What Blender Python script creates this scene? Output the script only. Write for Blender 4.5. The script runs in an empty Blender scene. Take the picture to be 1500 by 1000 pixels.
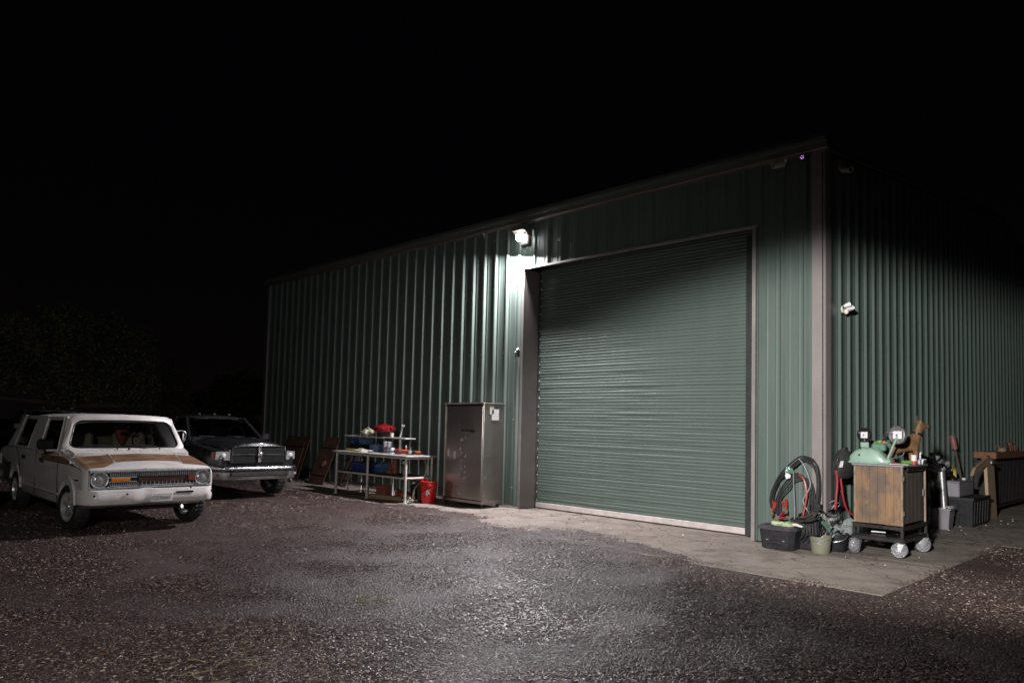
import bpy, bmesh, math, random
from mathutils import Vector, Matrix, Euler, noise
random.seed(7)
R = math.radians
PI = math.pi
scene = bpy.context.scene
COL = scene.collection

# ------------------------------------------------------------------ camera, night sky, lamps, exposure
CAM = Vector((-9.229, -3.742, 1.45))
YAW = 0.78742                      # the view runs 45 degrees to both walls of the shed
cam = bpy.data.cameras.new("camera")
cam_ob = bpy.data.objects.new("camera", cam)
COL.objects.link(cam_ob)
cam.sensor_fit = 'HORIZONTAL'
cam.sensor_width = 36.0
cam.lens = 36.0 * 1072.67 / 1500.0
cam.shift_y = 58.2 / 1500.0
cam.clip_start = 0.05
cam.clip_end = 1500
fwd_ang = math.atan2(math.cos(YAW + PI / 2 - PI / 2), math.sin(YAW))
cam_ob.matrix_world = (Matrix.Translation(CAM) @ Matrix.Rotation(YAW - PI / 2, 4, 'Z')
                       @ Matrix.Rotation(PI / 2 + 0.0597, 4, 'X') @ Matrix.Rotation(0.0247, 4, 'Z'))
scene.camera = cam_ob

world = bpy.data.worlds.new("World")
scene.world = world
world.use_nodes = True
wn = world.node_tree.nodes
bg = wn['Background']
tcw = world.node_tree.nodes.new('ShaderNodeTexCoord')
sepw = world.node_tree.nodes.new('ShaderNodeSeparateXYZ')
rmw = world.node_tree.nodes.new('ShaderNodeValToRGB')
rmw.color_ramp.elements[0].position = 0.0
rmw.color_ramp.elements[0].color = (0.95, 0.62, 0.70, 1)
rmw.color_ramp.elements[1].position = 0.30
rmw.color_ramp.elements[1].color = (0.32, 0.32, 0.50, 1)
world.node_tree.links.new(tcw.outputs['Generated'], sepw.inputs[0])
world.node_tree.links.new(sepw.outputs['Z'], rmw.inputs['Fac'])
world.node_tree.links.new(rmw.outputs['Color'], bg.inputs['Color'])
bg.inputs['Strength'].default_value = 0.0021

def look_at(ob, target):
    d = Vector(target) - ob.location
    ob.rotation_euler = d.to_track_quat('-Z', 'Y').to_euler()

LAMP = Vector((-0.27, 5.23, 4.72))          # lit wall pack over the roll-up door
la = bpy.data.lights.new("wall_light_lamp", 'AREA')
la.shape = 'RECTANGLE'
la.size = 0.30
la.size_y = 0.16
la.energy = 540
la.color = (1.0, 0.94, 0.985)
la_ob = bpy.data.objects.new("wall_light_lamp", la)
COL.objects.link(la_ob)
la_ob.location = LAMP + Vector((0.085, 0.01, -0.115))
look_at(la_ob, la_ob.location + Vector((-0.64, 0.13, -0.76)))

yd = bpy.data.lights.new("yard_floodlight", 'SPOT')   # work light behind the photographer; its cut-off edge shows on the shed
yd.energy = 7800
yd.shadow_soft_size = 0.16
yd.spot_size = R(28.0)
yd.spot_blend = 0.55
yd.color = (1.0, 0.97, 0.95)
yd_ob = bpy.data.objects.new("yard_floodlight", yd)
COL.objects.link(yd_ob)
yd_ob.location = (-10.4, -3.2, 2.95)
look_at(yd_ob, (3.4, -0.47, 0.98))
yd_ob.scale = (2.6, 1.0, 1.0)
sp_l = bpy.data.lights.new("yard_spill_fill", 'SPOT')      # added wide fill spot for the work light's spill on cars and gravel
sp_l.energy = 720
sp_l.shadow_soft_size = 0.10
sp_l.spot_size = R(106)
sp_l.spot_blend = 1.0
sp_l.color = (1.0, 0.96, 0.92)
sp_ob = bpy.data.objects.new("yard_spill_fill", sp_l)
COL.objects.link(sp_ob)
sp_ob.location = (-10.6, -2.7, 2.95)
look_at(sp_ob, (-5.6, 3.2, -0.5))

scene.view_settings.view_transform = 'Standard'
scene.view_settings.look = 'None'
scene.view_settings.exposure = 0
scene.view_settings.gamma = 1
scene.view_settings.use_curve_mapping = False

# ------------------------------------------------------------------ materials
def new_mat(name):
    m = bpy.data.materials.new(name)
    m.use_nodes = True
    nt = m.node_tree
    return m, nt, nt.nodes['Principled BSDF']

def N(nt, t, **kw):
    n = nt.nodes.new(t)
    for k, v in kw.items():
        setattr(n, k, v)
    return n

def ramp(nt, fac, stops, interp='LINEAR'):
    r = N(nt, 'ShaderNodeValToRGB')
    r.color_ramp.interpolation = interp
    e = r.color_ramp.elements
    while len(e) < len(stops):
        e.new(0.5)
    for i, (p, c) in enumerate(stops):
        e[i].position = p
        e[i].color = (c[0], c[1], c[2], 1) if not isinstance(c, (int, float)) else (c, c, c, 1)
    nt.links.new(fac, r.inputs['Fac'])
    return r

def coords(nt, scale=(1, 1, 1)):
    tc = N(nt, 'ShaderNodeTexCoord')
    mp = N(nt, 'ShaderNodeMapping')
    mp.inputs['Scale'].default_value = scale
    nt.links.new(tc.outputs['Object'], mp.inputs['Vector'])
    return mp.outputs['Vector']

def noise_tex(nt, vec, scale, detail=4, rough=0.55):
    n = N(nt, 'ShaderNodeTexNoise')
    n.inputs['Scale'].default_value = scale
    n.inputs['Detail'].default_value = detail
    n.inputs['Roughness'].default_value = rough
    nt.links.new(vec, n.inputs['Vector'])
    return n.outputs['Fac']

def mixc(nt, fac, a, b):
    m = N(nt, 'ShaderNodeMix', data_type='RGBA')
    for sock, v in ((m.inputs['A'], a), (m.inputs['B'], b)):
        pass
    ins = [i for i in m.inputs if i.type == 'RGBA']
    for sock, v in zip(ins, (a, b)):
        if isinstance(v, (tuple, list)):
            sock.default_value = (v[0], v[1], v[2], 1)
        else:
            nt.links.new(v, sock)
    if isinstance(fac, (int, float)):
        m.inputs[0].default_value = fac
    else:
        nt.links.new(fac, m.inputs[0])
    return [o for o in m.outputs if o.type == 'RGBA'][0]

def add_bump(nt, bsdf, height, strength, dist):
    b = N(nt, 'ShaderNodeBump')
    b.inputs['Strength'].default_value = strength
    b.inputs['Distance'].default_value = dist
    nt.links.new(height, b.inputs['Height'])
    nt.links.new(b.outputs['Normal'], bsdf.inputs['Normal'])
    return b

def mat(name, c1, c2=None, rough=0.5, metal=0.0, scale=4.0, stretch=(1, 1, 1), bump=0.0, bscale=30.0, bdist=0.004,
        spec=0.5, rvar=0.15, lo=0.35, hi=0.7, coat=0.0, trans=0.0):
    """Surface whose colour and gloss vary with noise between two real-world colours."""
    m, nt, b = new_mat(name)
    v = coords(nt, stretch)
    f = noise_tex(nt, v, scale, 6, 0.6)
    c2 = c2 or tuple(x * 0.75 for x in c1)
    r = ramp(nt, f, [(lo, c1), (hi, c2)])
    nt.links.new(r.outputs['Color'], b.inputs['Base Color'])
    rr = N(nt, 'ShaderNodeMapRange')
    rr.inputs['From Min'].default_value = 0.3
    rr.inputs['From Max'].default_value = 0.7
    rr.inputs['To Min'].default_value = max(0.03, rough - rvar)
    rr.inputs['To Max'].default_value = min(1, rough + rvar)
    nt.links.new(noise_tex(nt, v, scale * 2.7, 3), rr.inputs['Value'])
    nt.links.new(rr.outputs['Result'], b.inputs['Roughness'])
    b.inputs['Metallic'].default_value = metal
    b.inputs['Specular IOR Level'].default_value = spec
    b.inputs['Coat Weight'].default_value = coat
    b.inputs['Coat Roughness'].default_value = 0.08
    b.inputs['Transmission Weight'].default_value = trans
    if bump:
        add_bump(nt, b, noise_tex(nt, v, bscale, 4), bump, bdist)
    return m

def panel_mat(name, col, dirt, rough):
    m, nt, b = new_mat(name)
    v = coords(nt)
    vs = coords(nt, (1, 1, 0.12))
    big = noise_tex(nt, v, 0.9, 3)
    streak = noise_tex(nt, vs, 9, 5, 0.65)
    c = mixc(nt, ramp(nt, streak, [(0.5, 0.0), (0.78, 0.65)]).outputs['Color'], col, dirt)
    c = mixc(nt, ramp(nt, big, [(0.35, 0.0), (0.75, 0.45)]).outputs['Color'], c, tuple(x * 0.8 for x in col))
    nt.links.new(c, b.inputs['Base Color'])
    rr = ramp(nt, noise_tex(nt, vs, 5, 4), [(0.3, rough - 0.1), (0.75, rough + 0.14)])
    nt.links.new(rr.outputs['Color'], b.inputs['Roughness'])
    add_bump(nt, b, noise_tex(nt, coords(nt, (1, 1, 0.25)), 3.2, 2), 0.55, 0.012)   # oil-canning of thin sheet
    return m

M = {}
M['panel'] = panel_mat('green_sheet', (0.088, 0.119, 0.104), (0.124, 0.135, 0.125), 0.42)
M['slat'] = panel_mat('green_slat', (0.088, 0.118, 0.104), (0.108, 0.123, 0.113), 0.60)
M['trim'] = mat('taupe_trim', (0.215, 0.190, 0.184), (0.175, 0.157, 0.152), 0.45, scale=2, stretch=(1, 1, .3))
M['flange'] = mat('grey_flange', (0.23, 0.215, 0.205), (0.18, 0.165, 0.158), 0.45, scale=2)
M['jamb'] = mat('jamb_trim', (0.135, 0.119, 0.113), (0.105, 0.094, 0.090), 0.5, scale=2)
M['darktrim'] = mat('bronze_trim', (0.115, 0.096, 0.086), (0.09, 0.078, 0.070), 0.5, scale=2)
M['weatherbar'] = mat('pale_bar', (0.52, 0.46, 0.44), (0.36, 0.32, 0.30), 0.5, scale=6)
M['black'] = mat('black_plastic', (0.011, 0.011, 0.013), (0.019, 0.018, 0.020), 0.5, scale=9, bump=.1, spec=.35)
M['rubber'] = mat('rubber', (0.013, 0.013, 0.014), (0.026, 0.024, 0.023), 0.72, scale=14, bump=.2, bscale=60)
M['blacksteel'] = mat('black_steel', (0.016, 0.016, 0.018), (0.035, 0.03, 0.028), 0.38, metal=.3, scale=9)
M['guide'] = mat('dark_guide', (0.022, 0.026, 0.024), (0.016, 0.018, 0.018), 0.6)
M['white'] = mat('white_paint', (0.74, 0.71, 0.69), (0.50, 0.46, 0.42), 0.36, scale=3.6, rvar=.1, coat=.15, lo=.45, hi=.85)
M['whitemetal'] = mat('white_enamel_pipe', (0.66, 0.65, 0.62), (0.44, 0.42, 0.39), 0.42, scale=18, lo=.45)
M['tabletop'] = mat('worn_table_top', (0.42, 0.41, 0.39), (0.22, 0.21, 0.20), 0.5, scale=7, lo=.4, hi=.65)
M['chrome'] = mat('chrome', (0.60, 0.60, 0.63), (0.42, 0.41, 0.42), 0.24, metal=1.0, scale=9, rvar=.1, bump=.12, bscale=9, bdist=.01)
M['dullchrome'] = mat('dull_chrome', (0.26, 0.26, 0.27), (0.18, 0.18, 0.18), 0.3, metal=1.0, scale=9)
M['alloy'] = mat('alloy', (0.60, 0.60, 0.60), (0.42, 0.41, 0.40), 0.32, metal=.45, scale=14)
M['steel'] = mat('galvanised', (0.40, 0.40, 0.40), (0.28, 0.28, 0.27), 0.42, metal=.8, scale=14)
M['truckpaint'] = mat('charcoal_car_paint', (0.017, 0.018, 0.021), (0.026, 0.026, 0.027), 0.32, metal=.2, scale=3, coat=.5, spec=.5)
M['brown'] = mat('brown_stripe', (0.32, 0.19, 0.10), (0.135, 0.072, 0.040), 0.45, scale=5, stretch=(1, 1.8, 1), lo=.36, hi=.64)
M['amber'] = mat('amber_lens', (0.80, 0.26, 0.02), (0.70, 0.20, 0.02), 0.18, scale=40, bump=.4, bscale=120)
M['redorange'] = mat('faded_red_lens', (0.30, 0.085, 0.035), (0.22, 0.07, 0.035), 0.25)
M['red'] = mat('red_plastic', (0.62, 0.018, 0.016), (0.50, 0.015, 0.014), 0.28, scale=6)
M['darkred'] = mat('dark_red_enamel', (0.20, 0.007, 0.010), (0.14, 0.006, 0.009), 0.25, scale=6)
M['clampred'] = mat('red_clamp', (0.36, 0.045, 0.03), (0.20, 0.03, 0.025), 0.4)
M['handlered'] = mat('red_grip', (0.30, 0.024, 0.038), (0.17, 0.020, 0.026), 0.4, scale=9)
M['fadedpink'] = mat('faded_pink', (0.20, 0.07, 0.07), (0.13, 0.05, 0.05), 0.6)
M['blue'] = mat('blue_plastic', (0.032, 0.055, 0.24), (0.028, 0.045, 0.16), 0.35)
M['paleblue'] = mat('pale_blue', (0.09, 0.19, 0.34), (0.06, 0.13, 0.25), 0.4)
M['orange'] = mat('orange_plastic', (0.50, 0.11, 0.045), (0.30, 0.07, 0.035), 0.36)
M['brickred'] = mat('brick_red', (0.30, 0.085, 0.055), (0.2, 0.06, 0.045), 0.6)
M['rust'] = mat('rusty_plate', (0.085, 0.038, 0.021), (0.036, 0.021, 0.016), 0.72, metal=.25, scale=7, bump=.35, bscale=40)
M['rustbright'] = mat('bright_rust', (0.24, 0.105, 0.048), (0.12, 0.055, 0.03), 0.75, scale=9, bump=.35, bscale=30)
M['mint'] = mat('mint_enamel', (0.27, 0.39, 0.31), (0.20, 0.30, 0.24), 0.26, scale=5, coat=.2)
M['dialwhite'] = mat('dial_face', (0.72, 0.71, 0.72), (0.62, 0.61, 0.62), 0.4, scale=20)
M['offwhite'] = mat('off_white', (0.62, 0.60, 0.54), (0.50, 0.47, 0.42), 0.5)
M['greybox'] = mat('grey_box', (0.24, 0.23, 0.255), (0.18, 0.17, 0.19), 0.5)
M['yellow'] = mat('yellow_plastic', (0.62, 0.50, 0.10), (0.45, 0.36, 0.09), 0.45)
M['khaki'] = mat('khaki_canvas', (0.33, 0.29, 0.13), (0.20, 0.18, 0.10), 0.8, scale=20, bump=.4)
M['lime'] = mat('lime_green', (0.15, 0.30, 0.06), (0.10, 0.22, 0.05), 0.4)
M['palegreen'] = mat('pale_green_cloth', (0.40, 0.44, 0.30), (0.17, 0.24, 0.09), 0.8, scale=16, lo=.45, hi=.6, bump=.5)
M['netgreen'] = mat('green_film', (0.12, 0.23, 0.165), (0.08, 0.17, 0.12), 0.2, scale=12, bump=.6, bscale=18, bdist=.02)
M['tan'] = mat('tan_carved_wood', (0.18, 0.098, 0.040), (0.062, 0.030, 0.018), 0.55, scale=9, bump=.3)
M['murky'] = mat('murky_translucent_plastic', (0.185, 0.180, 0.135), (0.13, 0.14, 0.09), 0.35, scale=6)
M['ply'] = mat('worn_plywood', (0.46, 0.32, 0.20), (0.33, 0.24, 0.16), 0.7, scale=7, stretch=(1, 1, .3), bump=.2)
M['post'] = mat('worn_post', (0.27, 0.19, 0.125), (0.12, 0.085, 0.06), 0.6, scale=12)
M['bag'] = mat('black_film', (0.014, 0.014, 0.016), (0.022, 0.022, 0.024), 0.24, scale=9, bump=.9, bscale=14, bdist=.03)
M['film'] = mat('grey_wrapping_film', (0.26, 0.26, 0.28), (0.13, 0.13, 0.14), 0.16, scale=16, bump=.9, bscale=26, bdist=.02)
M['hood_black'] = mat('black_fabric', (0.022, 0.021, 0.023), (0.034, 0.032, 0.033), 0.75, scale=18, bump=.4)
M['totelid'] = mat('grey_black_lid', (0.050, 0.045, 0.056), (0.034, 0.031, 0.038), 0.36, scale=7)
M['silver'] = mat('silver_tape', (0.66, 0.66, 0.66), (0.55, 0.55, 0.55), 0.3, scale=12)
M['camwhite'] = mat('cream_plastic', (0.66, 0.60, 0.52), (0.56, 0.50, 0.44), 0.4)
M['bark'] = mat('bark', (0.075, 0.058, 0.045), (0.05, 0.04, 0.03), 0.9, bump=.6)
M['dark'] = mat('dark_interior', (0.030, 0.028, 0.026), (0.022, 0.020, 0.019), 0.8)
M['headliner'] = mat('cream_lining', (0.36, 0.33, 0.25), (0.30, 0.27, 0.2), 0.8)
M['seatcream'] = mat('cream_vinyl', (0.55, 0.51, 0.42), (0.46, 0.42, 0.34), 0.5)
M['seatred'] = mat('red_cloth', (0.42, 0.13, 0.12), (0.32, 0.09, 0.09), 0.7)
M['brightbar'] = mat('bright_grille_metal', (0.56, 0.57, 0.60), (0.40, 0.41, 0.44), 0.3, metal=.45, scale=20)
M['lensclear'] = mat('lamp_reflector', (0.50, 0.50, 0.50), (0.28, 0.28, 0.29), 0.16, metal=.35, scale=30, bump=.3, bscale=70, bdist=.006)
M['plate'] = mat('licence_plate', (0.78, 0.78, 0.78), (0.70, 0.70, 0.70), 0.35)
M['plateink'] = mat('plate_ink', (0.16, 0.18, 0.24), (0.2, 0.2, 0.26), 0.5)
M['brass'] = mat('brass', (0.55, 0.42, 0.18), (0.4, 0.3, 0.14), 0.35, metal=.8)

def rust_steel_mat():
    """Stainless cabinet sheet with brown handling marks."""
    m, nt, b = new_mat('stainless_sheet')
    v = coords(nt)
    c = ramp(nt, noise_tex(nt, v, 1.6, 4), [(0.3, (0.34, 0.31, 0.29)), (0.7, (0.42, 0.39, 0.365))]).outputs['Color']
    c = mixc(nt, ramp(nt, noise_tex(nt, v, 2.4, 5), [(0.55, 0.0), (0.8, 0.4)]).outputs['Color'], c, (0.20, 0.15, 0.125))
    nt.links.new(c, b.inputs['Base Color'])
    b.inputs['Metallic'].default_value = 0.86
    nt.links.new(ramp(nt, noise_tex(nt, v, 3, 4), [(0.3, 0.27), (0.7, 0.36)]).outputs['Color'], b.inputs['Roughness'])
    add_bump(nt, b, noise_tex(nt, v, 1.6, 1), 0.10, 0.02)
    return m
M['stainless'] = rust_steel_mat()

def wood_mat():
    m, nt, b = new_mat('stained_planks')
    oi = N(nt, 'ShaderNodeObjectInfo')
    v = coords(nt, (14, 14, 1.3))
    grain = noise_tex(nt, v, 3.5, 6, .7)
    blot = noise_tex(nt, coords(nt, (3.2, 3.2, 2.2)), 1.7, 5, .65)
    c = ramp(nt, grain, [(0.3, (0.27, 0.150, 0.070)), (0.55, (0.19, 0.105, 0.050)), (0.75, (0.085, 0.050, 0.030))]).outputs['Color']
    c = mixc(nt, ramp(nt, blot, [(0.42, 0.0), (0.60, 0.9)]).outputs['Color'], c, (0.080, 0.060, 0.046))
    c = mixc(nt, ramp(nt, noise_tex(nt, coords(nt, (4, 4, 3)), 2.3, 3), [(0.62, 0.0), (0.74, 0.55)]).outputs['Color'], c, (0.46, 0.25, 0.06))
    c = mixc(nt, oi.outputs['Random'], c, mixc(nt, 0.35, c, (0.09, 0.06, 0.04)))
    nt.links.new(c, b.inputs['Base Color'])
    b.inputs['Roughness'].default_value = 0.55
    add_bump(nt, b, grain, 0.4, 0.003)
    return m
M['wood'] = wood_mat()

def concrete_mat():
    m, nt, b = new_mat('concrete')
    v = coords(nt)
    fine = noise_tex(nt, v, 26, 6, .7)
    mid = noise_tex(nt, v, 3.0, 5, .65)
    c = ramp(nt, mid, [(0.3, (0.205, 0.172, 0.145)), (0.5, (0.29, 0.25, 0.215)), (0.72, (0.34, 0.295, 0.255))]).outputs['Color']
    c = mixc(nt, ramp(nt, fine, [(0.42, 0.0), (0.7, 0.5)]).outputs['Color'], c, (0.16, 0.132, 0.112))
    st = noise_tex(nt, v, 1.1, 4, .7)
    c = mixc(nt, ramp(nt, st, [(0.5, 0.0), (0.66, 0.6)]).outputs['Color'], c, (0.105, 0.088, 0.076))
    cr = N(nt, 'ShaderNodeTexVoronoi', feature='DISTANCE_TO_EDGE')
    cr.inputs['Scale'].default_value = 0.75
    wob = N(nt, 'ShaderNodeVectorMath', operation='MULTIPLY_ADD')
    nz = N(nt, 'ShaderNodeTexNoise')
    nz.inputs['Scale'].default_value = 2.2
    nz.inputs['Detail'].default_value = 6
    nt.links.new(v, nz.inputs['Vector'])
    nt.links.new(nz.outputs['Color'], wob.inputs[0])
    wob.inputs[1].default_value = (.5, .5, .5)
    nt.links.new(v, wob.inputs[2])
    nt.links.new(wob.outputs[0], cr.inputs['Vector'])
    c = mixc(nt, ramp(nt, cr.outputs['Distance'], [(0.0, 0.75), (0.010, 0.0)]).outputs['Color'], c, (0.05, 0.042, 0.036))
    c = mixc(nt, ramp(nt, noise_tex(nt, v, 1.9, 3, .5), [(0.60, 0.0), (0.70, 0.6)]).outputs['Color'], c, (0.085, 0.07, 0.06))
    nt.links.new(c, b.inputs['Base Color'])
    b.inputs['Roughness'].default_value = 0.78
    b.inputs['Specular IOR Level'].default_value = 0.35
    add_bump(nt, b, fine, 0.5, 0.006)
    return m
M['concrete'] = concrete_mat()

def gravel_mat():
    m, nt, b = new_mat('dark_damp_gravel')
    v = coords(nt)
    vo = N(nt, 'ShaderNodeTexVoronoi')
    vo.inputs['Scale'].default_value = 55
    nt.links.new(v, vo.inputs['Vector'])
    sep = N(nt, 'ShaderNodeSeparateColor')
    nt.links.new(vo.outputs['Color'], sep.inputs['Color'])
    c = ramp(nt, sep.outputs['Red'], [(0.0, (0.030, 0.0205, 0.0195)), (0.6, (0.070, 0.048, 0.045)), (0.9, (0.12, 0.086, 0.079)), (1.0, (0.20, 0.155, 0.14))]).outputs['Color']
    big = noise_tex(nt, v, 0.55, 5, .6)
    c = mixc(nt, ramp(nt, big, [(0.4, 0.0), (0.7, 0.55)]).outputs['Color'], c, (0.060, 0.043, 0.041))
    nt.links.new(c, b.inputs['Base Color'])
    nt.links.new(ramp(nt, noise_tex(nt, v, 1.3, 5, .65), [(0.36, 0.40), (0.64, 0.54)]).outputs['Color'], b.inputs['Roughness'])
    b1 = N(nt, 'ShaderNodeBump')
    b1.inputs['Strength'].default_value = 0.9
    b1.inputs['Distance'].default_value = 0.012
    b1.invert = True
    nt.links.new(vo.outputs['Distance'], b1.inputs['Height'])
    b2 = N(nt, 'ShaderNodeBump')
    b2.inputs['Strength'].default_value = 0.5
    b2.inputs['Distance'].default_value = 0.06
    nt.links.new(noise_tex(nt, v, 3.0, 5, .6), b2.inputs['Height'])
    nt.links.new(b1.outputs['Normal'], b2.inputs['Normal'])
    nt.links.new(b2.outputs['Normal'], b.inputs['Normal'])
    return m
M['gravel'] = gravel_mat()

def pebble_mat():
    m, nt, b = new_mat('pebbles')
    oi = N(nt, 'ShaderNodeObjectInfo')
    r = ramp(nt, oi.outputs['Random'], [(0.0, (0.026, 0.019, 0.018)), (0.40, (0.066, 0.045, 0.041)), (0.72, (0.110, 0.077, 0.069)),
                                        (0.85, (0.17, 0.10, 0.062)), (0.92, (0.25, 0.20, 0.17)), (1.0, (0.46, 0.39, 0.34))])
    nt.links.new(r.outputs['Color'], b.inputs['Base Color'])
    b.inputs['Roughness'].default_value = 0.40
    b.inputs['Specular IOR Level'].default_value = 0.35
    return m
M['pebble'] = pebble_mat()

def glass_mat(name, tint=0.55, refl=1.0):
    m, nt, b = new_mat(name)
    nt.nodes.remove(b)
    out = nt.nodes['Material Output']
    tr = N(nt, 'ShaderNodeBsdfTransparent')
    tr.inputs['Color'].default_value = (tint, tint, tint * .97, 1)
    gl = N(nt, 'ShaderNodeBsdfGlossy')
    gl.inputs['Roughness'].default_value = 0.06
    fr = N(nt, 'ShaderNodeFresnel')
    fr.inputs['IOR'].default_value = 1.5
    mx = N(nt, 'ShaderNodeMixShader')
    nt.links.new(fr.outputs['Fac'], mx.inputs['Fac'])
    nt.links.new(tr.outputs[0], mx.inputs[1])
    nt.links.new(gl.outputs[0], mx.inputs[2])
    nt.links.new(mx.outputs[0], out.inputs['Surface'])
    return m
M['glass'] = glass_mat('window_glass', 0.5)
M['darkglass'] = glass_mat('tinted_glass', 0.14)

def clear_mat():
    m, nt, b = new_mat('clear_film')
    b.inputs['Base Color'].default_value = (0.42, 0.45, 0.45, 1)
    b.inputs['Roughness'].default_value = 0.15
    b.inputs['Alpha'].default_value = 0.38
    add_bump(nt, b, noise_tex(nt, coords(nt), 22, 4), .9, .03)
    return m
M['clear'] = clear_mat()

def emit_mat(name, col, s):
    m, nt, b = new_mat(name)
    b.inputs['Base Color'].default_value = (0.8, 0.8, 0.8, 1)
    b.inputs['Emission Color'].default_value = (*col, 1)
    b.inputs['Emission Strength'].default_value = s
    return m
M['led'] = emit_mat('lit_led_lens', (1, 0.98, 1), 30)
M['infrared'] = emit_mat('infrared_led', (0.62, 0.22, 1.0), 1.6)

def leaf_mat():
    m, nt, b = new_mat('oak_leaves')
    ge = N(nt, 'ShaderNodeNewGeometry')
    r = ramp(nt, ge.outputs['Random Per Island'], [(0.0, (0.085, 0.10, 0.036)), (0.6, (0.12, 0.13, 0.050)), (1.0, (0.16, 0.165, 0.07))])
    nt.links.new(r.outputs['Color'], b.inputs['Base Color'])
    b.inputs['Roughness'].default_value = 0.6
    tl = N(nt, 'ShaderNodeBsdfTranslucent')
    nt.links.new(r.outputs['Color'], tl.inputs['Color'])
    mx = N(nt, 'ShaderNodeMixShader')
    mx.inputs['Fac'].default_value = 0.3
    nt.links.new(b.outputs[0], mx.inputs[1])
    nt.links.new(tl.outputs[0], mx.inputs[2])
    nt.links.new(mx.outputs[0], nt.nodes['Material Output'].inputs['Surface'])
    return m
M['leaf'] = leaf_mat()

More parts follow.
